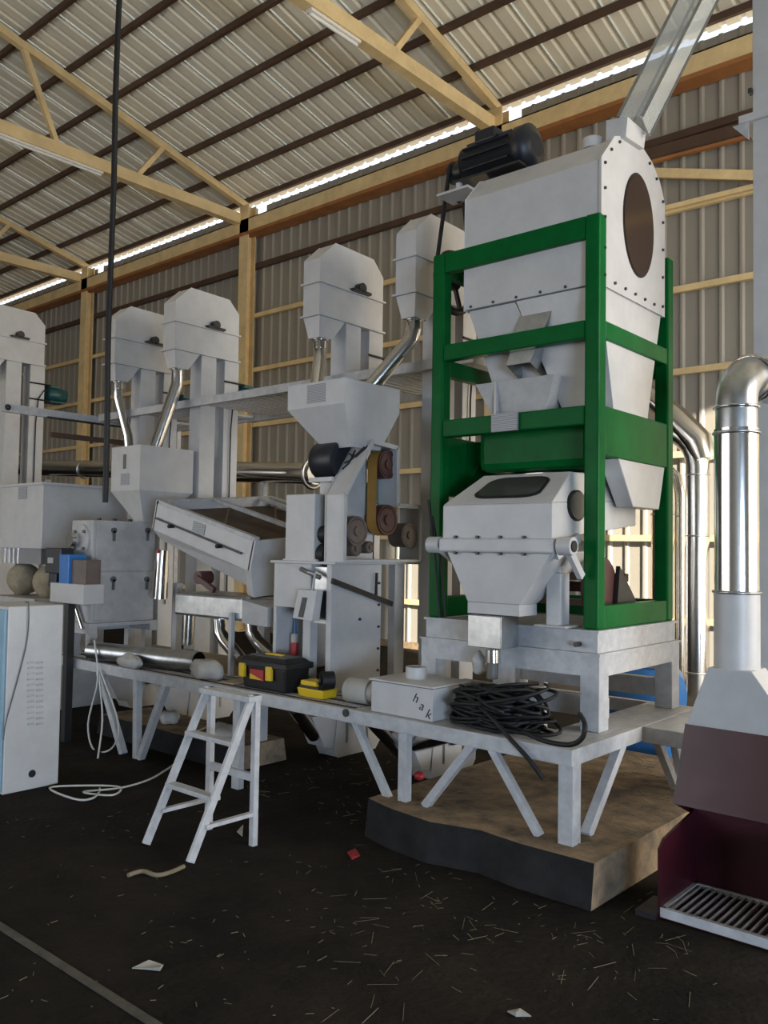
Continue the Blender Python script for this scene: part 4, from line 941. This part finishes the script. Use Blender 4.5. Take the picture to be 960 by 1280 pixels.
lb_ = MB().box((-4.39,y0-.012,DZ+.065),(-4.255,y0+.004,DZ+.135)).build('label_plate', 'red_plastic', tb, .003)
MB().prism([(-4.385,y0-.014,DZ+.07),(-4.26,y0-.014,DZ+.07),(-4.385,y0-.014,DZ+.105)],(0,.002,0)).build('label_stripe', 'yellow_plastic', lb_)

yb = thing('yellow_case', 'small yellow tool tray with a black tape roll beside the toolbox', 'tool case', (-3.85, 3.85, DZ))
MB().frustum((-3.87,3.85),.105,.06,DZ,(-3.87,3.85),.115,.07,DZ+.055).build('tray', 'yellow_plastic', yb, .005)
MB().box((-3.975,3.79,DZ+.058),(-3.80,3.91,DZ+.068)).build('seam', 'black_plastic', yb)
MB().box((-3.97,3.795,DZ+.068),(-3.83,3.905,DZ+.10)).build('cover', 'yellow_plastic', yb, .008)
MB().cyl((-3.79,3.80,DZ+.115),(-3.75,3.87,DZ+.115),.055,20).cyl((-3.80,3.79,DZ+.115),(-3.79,3.80,DZ+.115),.03,14).build('tape_roll', 'black_rubber', yb)

wb = thing('sheet_metal_box', 'white sheet metal box with short pipe collar and handwritten word', 'box', (-3.09, 3.9, DZ))
wx0, wx1, wy0, wy1 = -3.312, -2.865, 3.735, 4.03
bx = MB().box((wx0,wy0,DZ),(wx1,wy1,DZ+.175)).build('body', 'white_paint', wb, .003)
MB().box((wx0-.012,wy0-.012,DZ+.180),(wx1+.012,wy1+.05,DZ+.19)).build('lid', 'white_paint', wb, .002)
MB().box((wx0+.005,wy0+.005,DZ+.174),(wx1-.005,wy1-.005,DZ+.181)).build('lid_seam', 'black_rubber', wb)
MB().tube([(-3.13,3.92,DZ+.19),(-3.13,3.92,DZ+.255)],.062,24,False).tube([(-3.13,3.92,DZ+.255),(-3.13,3.92,DZ+.20)],.055,24,False).ring((-3.13,3.92,DZ+.254),(0,0,1),.059,.004,24,6).build('collar', 'white_paint', wb)
rotm = Matrix(((1,0,0),(0,0,-1),(0,1,0))).to_4x4()
for ch_, px, py in (('h',515,876), ('a',523,886), ('k',531,896)):
    p_ = P(px, py, Y=wy0-.001); mw = Matrix.Translation((p_.x, wy0-.001, p_.z)) @ rotm @ Matrix.Rotation(math.radians(-14),4,'Z')
    lettering(ch_, .075, 'lettering', bx, mw)
wr = thing('plastic_jar', 'white plastic jar lying between yellow tray and sheet metal box', 'jar', (-3.48, 3.9, DZ))
MB().tube([(-3.62,3.86,DZ+.075),(-3.60,3.86,DZ+.075),(-3.44,3.88,DZ+.075)],[.05,.075,.075],20).build('body', 'paper', wr)
MB().tube([(-3.44,3.88,DZ+.075),(-3.40,3.885,DZ+.075)],.062,20).build('cap', 'plastic_bag', wr)
MB().cyl((-3.401,3.872,DZ+.085),(-3.392,3.873,DZ+.085),.012,10).build('valve', 'black_metal', wr)

# heap of black cable: one long cable lying in many loops
cp = thing('cable_heap', 'big tangled heap of black cable on the walkway', 'cable', (-2.5, 3.9, DZ))
rnd_ = random.Random(3); pts = []
for k in range(46):
    cxk, cyk = -2.53+rnd_.uniform(-.10,.10), 3.88+rnd_.uniform(-.04,.04)
    ra, rb = rnd_.uniform(.14,.29), rnd_.uniform(.07,.16); tz = DZ+.012+.0038*k+rnd_.uniform(0,.01); ph = rnd_.uniform(0,6.28)
    tl1, tl2 = rnd_.uniform(-.05,.05), rnd_.uniform(-.04,.04)
    for i in range(14):
        t = ph+2*math.pi*i/14*(1+.04*rnd_.random())
        pts.append(Vector((cxk+ra*math.cos(t), cyk+rb*math.sin(t), max(DZ+.012, tz+tl1*math.cos(t)+tl2*math.sin(t)))))
def smooth(pts, n=3):
    out = []
    for i in range(len(pts)-1):
        p0, p1, p2, p3 = pts[max(i-1,0)], pts[i], pts[i+1], pts[min(i+2,len(pts)-1)]
        for k in range(n):
            t = k/n; out.append(.5*((2*p1)+(p2-p0)*t+(2*p0-5*p1+4*p2-p3)*t*t+(3*p1-p0-3*p2+p3)*t**3))
    out.append(pts[-1]); return out
MB().tube(smooth(pts,2), .0095, 6).build('coils', 'black_rubber', cp)
lp = MB()
for k in range(7):
    cxk, cyk = -2.52+rnd_.uniform(-.13,.13), 3.93+rnd_.uniform(-.04,.05); r_ = rnd_.uniform(.09,.15); ph = rnd_.uniform(-.5,.5)
    lp.tube(smooth([Vector((cxk+r_*math.cos(t)*math.cos(ph), cyk+r_*math.cos(t)*math.sin(ph)*.6, DZ+.09+.13*max(0,math.sin(t))*rnd_.uniform(.75,1))) for t in [math.pi*i/8 for i in range(9)]]), .009, 7)
lp.build('raised_loops', 'black_rubber', cp)
MB().tube(smooth([P(725,893,Y=3.80),P(731,905,Y=3.66),P(728,922,Y=3.645),P(712,931,Y=3.645),P(680,926,Y=3.65),P(655,915,Y=3.70)],5),.0125,8).build('edge_loop', 'black_rubber', cp)
MB().tube(smooth([P(575,862,Y=3.80),P(610,893,Y=3.70),P(640,926,Y=3.655),P(662,950,Y=3.65),P(679,974,Y=3.66)],5),.0115,8).build('loose_end', 'black_rubber', cp)

# duct length and bags on the left deck
dl = thing('loose_duct', 'length of dull silver duct lying on the slatted walkway', 'duct', (-5.4, 3.9, DZ))
a, b = Vector((-6.32,3.72,DZ+.077)), Vector((-5.20,3.93,DZ+.077))
MB().tube([a,b],.076,24,False).tube([b,a],.073,24,False).build('shell', 'galvanised', dl)
def bag(name, c, s, label, cat, matn='plastic_bag', seed=1):
    r = random.Random(seed); mb = MB(); mb.ball((0,0,0),1,20,12)
    for v in mb.v:
        f = 1+.16*math.sin(v.x*4+seed)*math.cos(v.y*5)+r.uniform(-.06,.06); v *= f
        v.x = v.x*s[0]+c[0]; v.y = v.y*s[1]+c[1]; v.z = max(c[2], c[2]+s[2]*.55+v.z*s[2]*.7)
    return tag(mb.build(name, matn), label, cat)
bag('plastic_bag', (-5.75,3.702,DZ+.001), (.15,.038,.085), 'white plastic bag leaning on the loose silver duct', 'bag', seed=2)
bag('plastic_bag', (-4.93,3.80,DZ+.001), (.17,.08,.11), 'white crumpled plastic sheet beside the separator pipes', 'bag', seed=5)
tag(MB().hexa([(-4.73,3.75,DZ),(-4.58,3.76,DZ),(-4.56,3.95,DZ),(-4.74,3.96,DZ)],[(-4.73,3.75,DZ+.008),(-4.58,3.76,DZ+.012),(-4.56,3.95,DZ+.008),(-4.74,3.96,DZ+.01)]).build('card_sheet', 'cardboard'), 'flat tan card sheet on the deck beside the toolbox', 'sheet')
TZ0 = .80
st = thing('sealant_tube', 'white red and blue sealant tube standing inside the huller base', 'tube', (-4.32, 4.12, .80))
sx0 = P(368,820,Y=4.12)
MB().cyl((sx0.x,4.12,TZ0),(sx0.x,4.12,TZ0+.20),.028,16).build('body', 'paper', st)
MB().cyl((sx0.x,4.12,TZ0+.05),(sx0.x,4.12,TZ0+.14),.0285,16).build('red_band', 'red_plastic', st)
MB().tube([(sx0.x,4.12,TZ0+.20),(sx0.x,4.12,TZ0+.22),(sx0.x,4.12,TZ0+.31)],[.012,.011,.005],10).build('nozzle', 'blue_paint', st)
cw_ = thing('cloth_wad', 'grey-white cloth wad tied beside the destoner outlet hose', 'cloth', (-2.75, 4.0, .9))
bpv = P(598,828,Y=4.05)
bgm = MB().ball((0,0,0),1,14,8)
for v in bgm.v:
    r_ = 1+.2*math.sin(v.z*6); v.x, v.y, v.z = bpv.x+v.x*.04*r_, 4.05+v.y*.04*r_, bpv.z+v.z*.07
bgm.build('wad', 'plastic_bag', cw_)

# ------------------------------------------------------------------ cords, hanging cable, blower, scraps
hc = P(130,628,Y=3.3); hp = []
for i in range(15):
    z = hc.z+(roof_z(3.3)-.1-hc.z)*i/14; hp.append(Vector((hc.x+.012*math.sin(i*1.3), 3.3+.01*math.cos(i*1.7), z)))
tag(MB().tube(smooth(hp,4), .021, 10).build('hanging_cable', 'black_rubber'), 'thick black cable hanging from the roof to above the polisher', 'cable')
wc = []
for px, py, pl_ in ((118,800,('Y',3.665)),(122,850,('Y',3.64)),(110,905,('Y',3.63)),(118,938,('Y',3.63)),(140,935,('Y',3.63)),(148,905,('Y',3.63)),(130,850,('Y',3.64)),(124,842,('Y',3.66)),(128,900,('Y',3.6)),(121,960,('Y',3.45))):
    wc.append(P(px,py,Y=pl_[1]))
g0 = [P(x,y,Z=.008) for x,y in ((124,990),(100,1000),(62,985),(110,982),(150,984),(140,994),(104,990),(150,985),(185,975))] + [Vector(p) for p in ((-5.15,3.62,.008),(-5.27,3.80,.008),(-5.34,3.925,.012),(-5.355,3.935,.11),(-5.38,3.99,.172),(-5.46,4.15,.169),(-5.55,4.38,.169))]
MB_ = MB().tube(smooth(wc+g0,5), .007, 6)
tag(MB_.build('extension_cord', 'cord_white'), 'thin white extension cord looping off the walkway onto the floor', 'cord')
tag(MB().tube(smooth([P(x,y,Z=.012) for x,y in ((160,1094),(178,1089),(196,1094),(214,1090),(230,1083))],4), .011, 7).build('rope_end', 'straw'), 'short pale rope end beside the step ladder foot', 'rope')
cwi = [P(36,757,X=-5.388),P(34,800,X=-5.388),P(22,850,X=-5.388),P(8,900,X=-5.388),P(4,925,X=-5.388)]
tag(MB().tube(smooth([cwi[0]+Vector((-.05,0,.02))]+cwi,4), .004, 6).build('cabinet_wire', 'grey_plastic'), 'thin grey wire hanging down the control cabinet side', 'wire')

bm_ = thing('blue_blower', 'blue electric blower behind the white machine stand', 'blower', (-3.2, 6.3, 0))
bc = P(806,868,Y=6.2); bc.z = max(bc.z, .42)
MB().tube([(bc.x-.34,6.2,bc.z),(bc.x-.33,6.2,bc.z),(bc.x+.22,6.2,bc.z),(bc.x+.26,6.2,bc.z)],[.10,.23,.23,.16],28).build('shell', 'blue_paint', bm_)
MB().box((bc.x-.30,6.02,.0),(bc.x+.2,6.38,bc.z-.18)).build('base_box', 'blue_paint', bm_, .01)
MB().box((bc.x-.35,5.95,.0),(bc.x+.3,6.45,.03)).build('skid', 'black_metal', bm_)
MB().ring((bc.x-.10,6.2,bc.z+.25),(1,0,0),.03,.008,16,6).build('lifting_eye', 'galvanised', bm_)
MB().box((bc.x+.0,6.1,bc.z+.21),(bc.x+.18,6.3,bc.z+.27)).build('terminal_box', 'white_steel', bm_, .006)

def scrap(pts, name, label, cat, matn, th=.004):
    pts = [P(x, y, Z=.004) for x, y in pts]
    mb = MB().prism(pts, (0,0,th))
    for i, v in enumerate(mb.v[len(pts):]): v.z += .012*(i % 2)
    return tag(mb.build(name, matn), label, cat)
scrap([(165,1211),(186,1205),(204,1207),(200,1214),(182,1212)], 'paper_scrap', 'pale paper scrap alone on the dark open floor', 'scrap', 'scrap_paper')
scrap([(634,1265),(650,1266),(664,1271),(645,1271)], 'paper_scrap', 'small pale paper scrap on the floor far in front of the plinth', 'scrap', 'scrap_paper')
scrap([(434,1066),(444,1064),(450,1070),(440,1075)], 'red_scrap', 'small red plastic scrap on the floor before the walkway', 'scrap', 'scrap_red')
scrap([(296,1040),(304,1034),(303,1046)], 'paper_scrap', 'small grey scrap beside the ladder rear leg', 'scrap', 'scrap_paper')
q = P(524,975,Z=.21); tag(MB().ball((q.x,q.y,.235),.03,12,8,(1.2,1,.9)).build('red_ball', 'red_plastic'), 'red round scrap on the plinth behind the walkway legs', 'scrap')
for c, s, lb, sd in (((-5.05,4.05,.165),(.14,.10,.10),'pale crumpled bag on the separator plinth behind the step ladder',9), ((-5.85,4.15,.165),(.09,.08,.08),'small pale crumpled bag on the separator plinth under the walkway',11)):
    bag('crumpled_bag', c, s, lb, 'bag', seed=sd)
tag(MB().box((-4.93,4.22,.16),(-4.86,4.32,.56)).build('timber_post', 'white_matte'), 'short white board standing on the separator plinth behind the ladder', 'board')

# straw, chaff and chips that nobody could count
r = random.Random(12); sm2 = MB()
def straw_at(x, y, z, L, w_):
    t = r.uniform(0, math.pi); d = Vector((math.cos(t), math.sin(t), r.uniform(0,.08)))*L/2
    p = Vector((x, y, z+w_)); sm2.bar(p-d, p+d, w_, w_*.6)
for i in range(300):
    px, py = r.uniform(380,900), r.gauss(1130,70)
    if py < 1010 or py > 1278: continue
    q = P(px, py, Z=0)
    if q.x > -1.6 and q.y > 3.6: continue
    if -3.25 < q.x < -1.75 and q.y > 3.5: continue
    straw_at(q.x, q.y, 0, r.choice((.01,.02,.03,.05,.11)), r.uniform(.001,.0022))
for i in range(90):
    q = P(r.uniform(0,420), r.uniform(1010,1270), Z=0); straw_at(q.x, q.y, 0, r.choice((.01,.02,.03)), r.uniform(.0015,.003))
for i in range(220):
    x, y = r.uniform(-3.2,-1.85), r.uniform(3.7,5.6); straw_at(x, y, .205, r.choice((.02,.04,.08,.2)), r.uniform(.0015,.003))
for i in range(150):
    straw_at(r.uniform(-4.6,-3.3), r.uniform(3.7,5.6), 0, r.choice((.02,.04,.08)), r.uniform(.0015,.003))
o = sm2.build('loose_straw', 'straw'); tag(o, 'loose straw and chaff scattered on floor and plinth', 'straw'); o['kind'] = 'stuff'
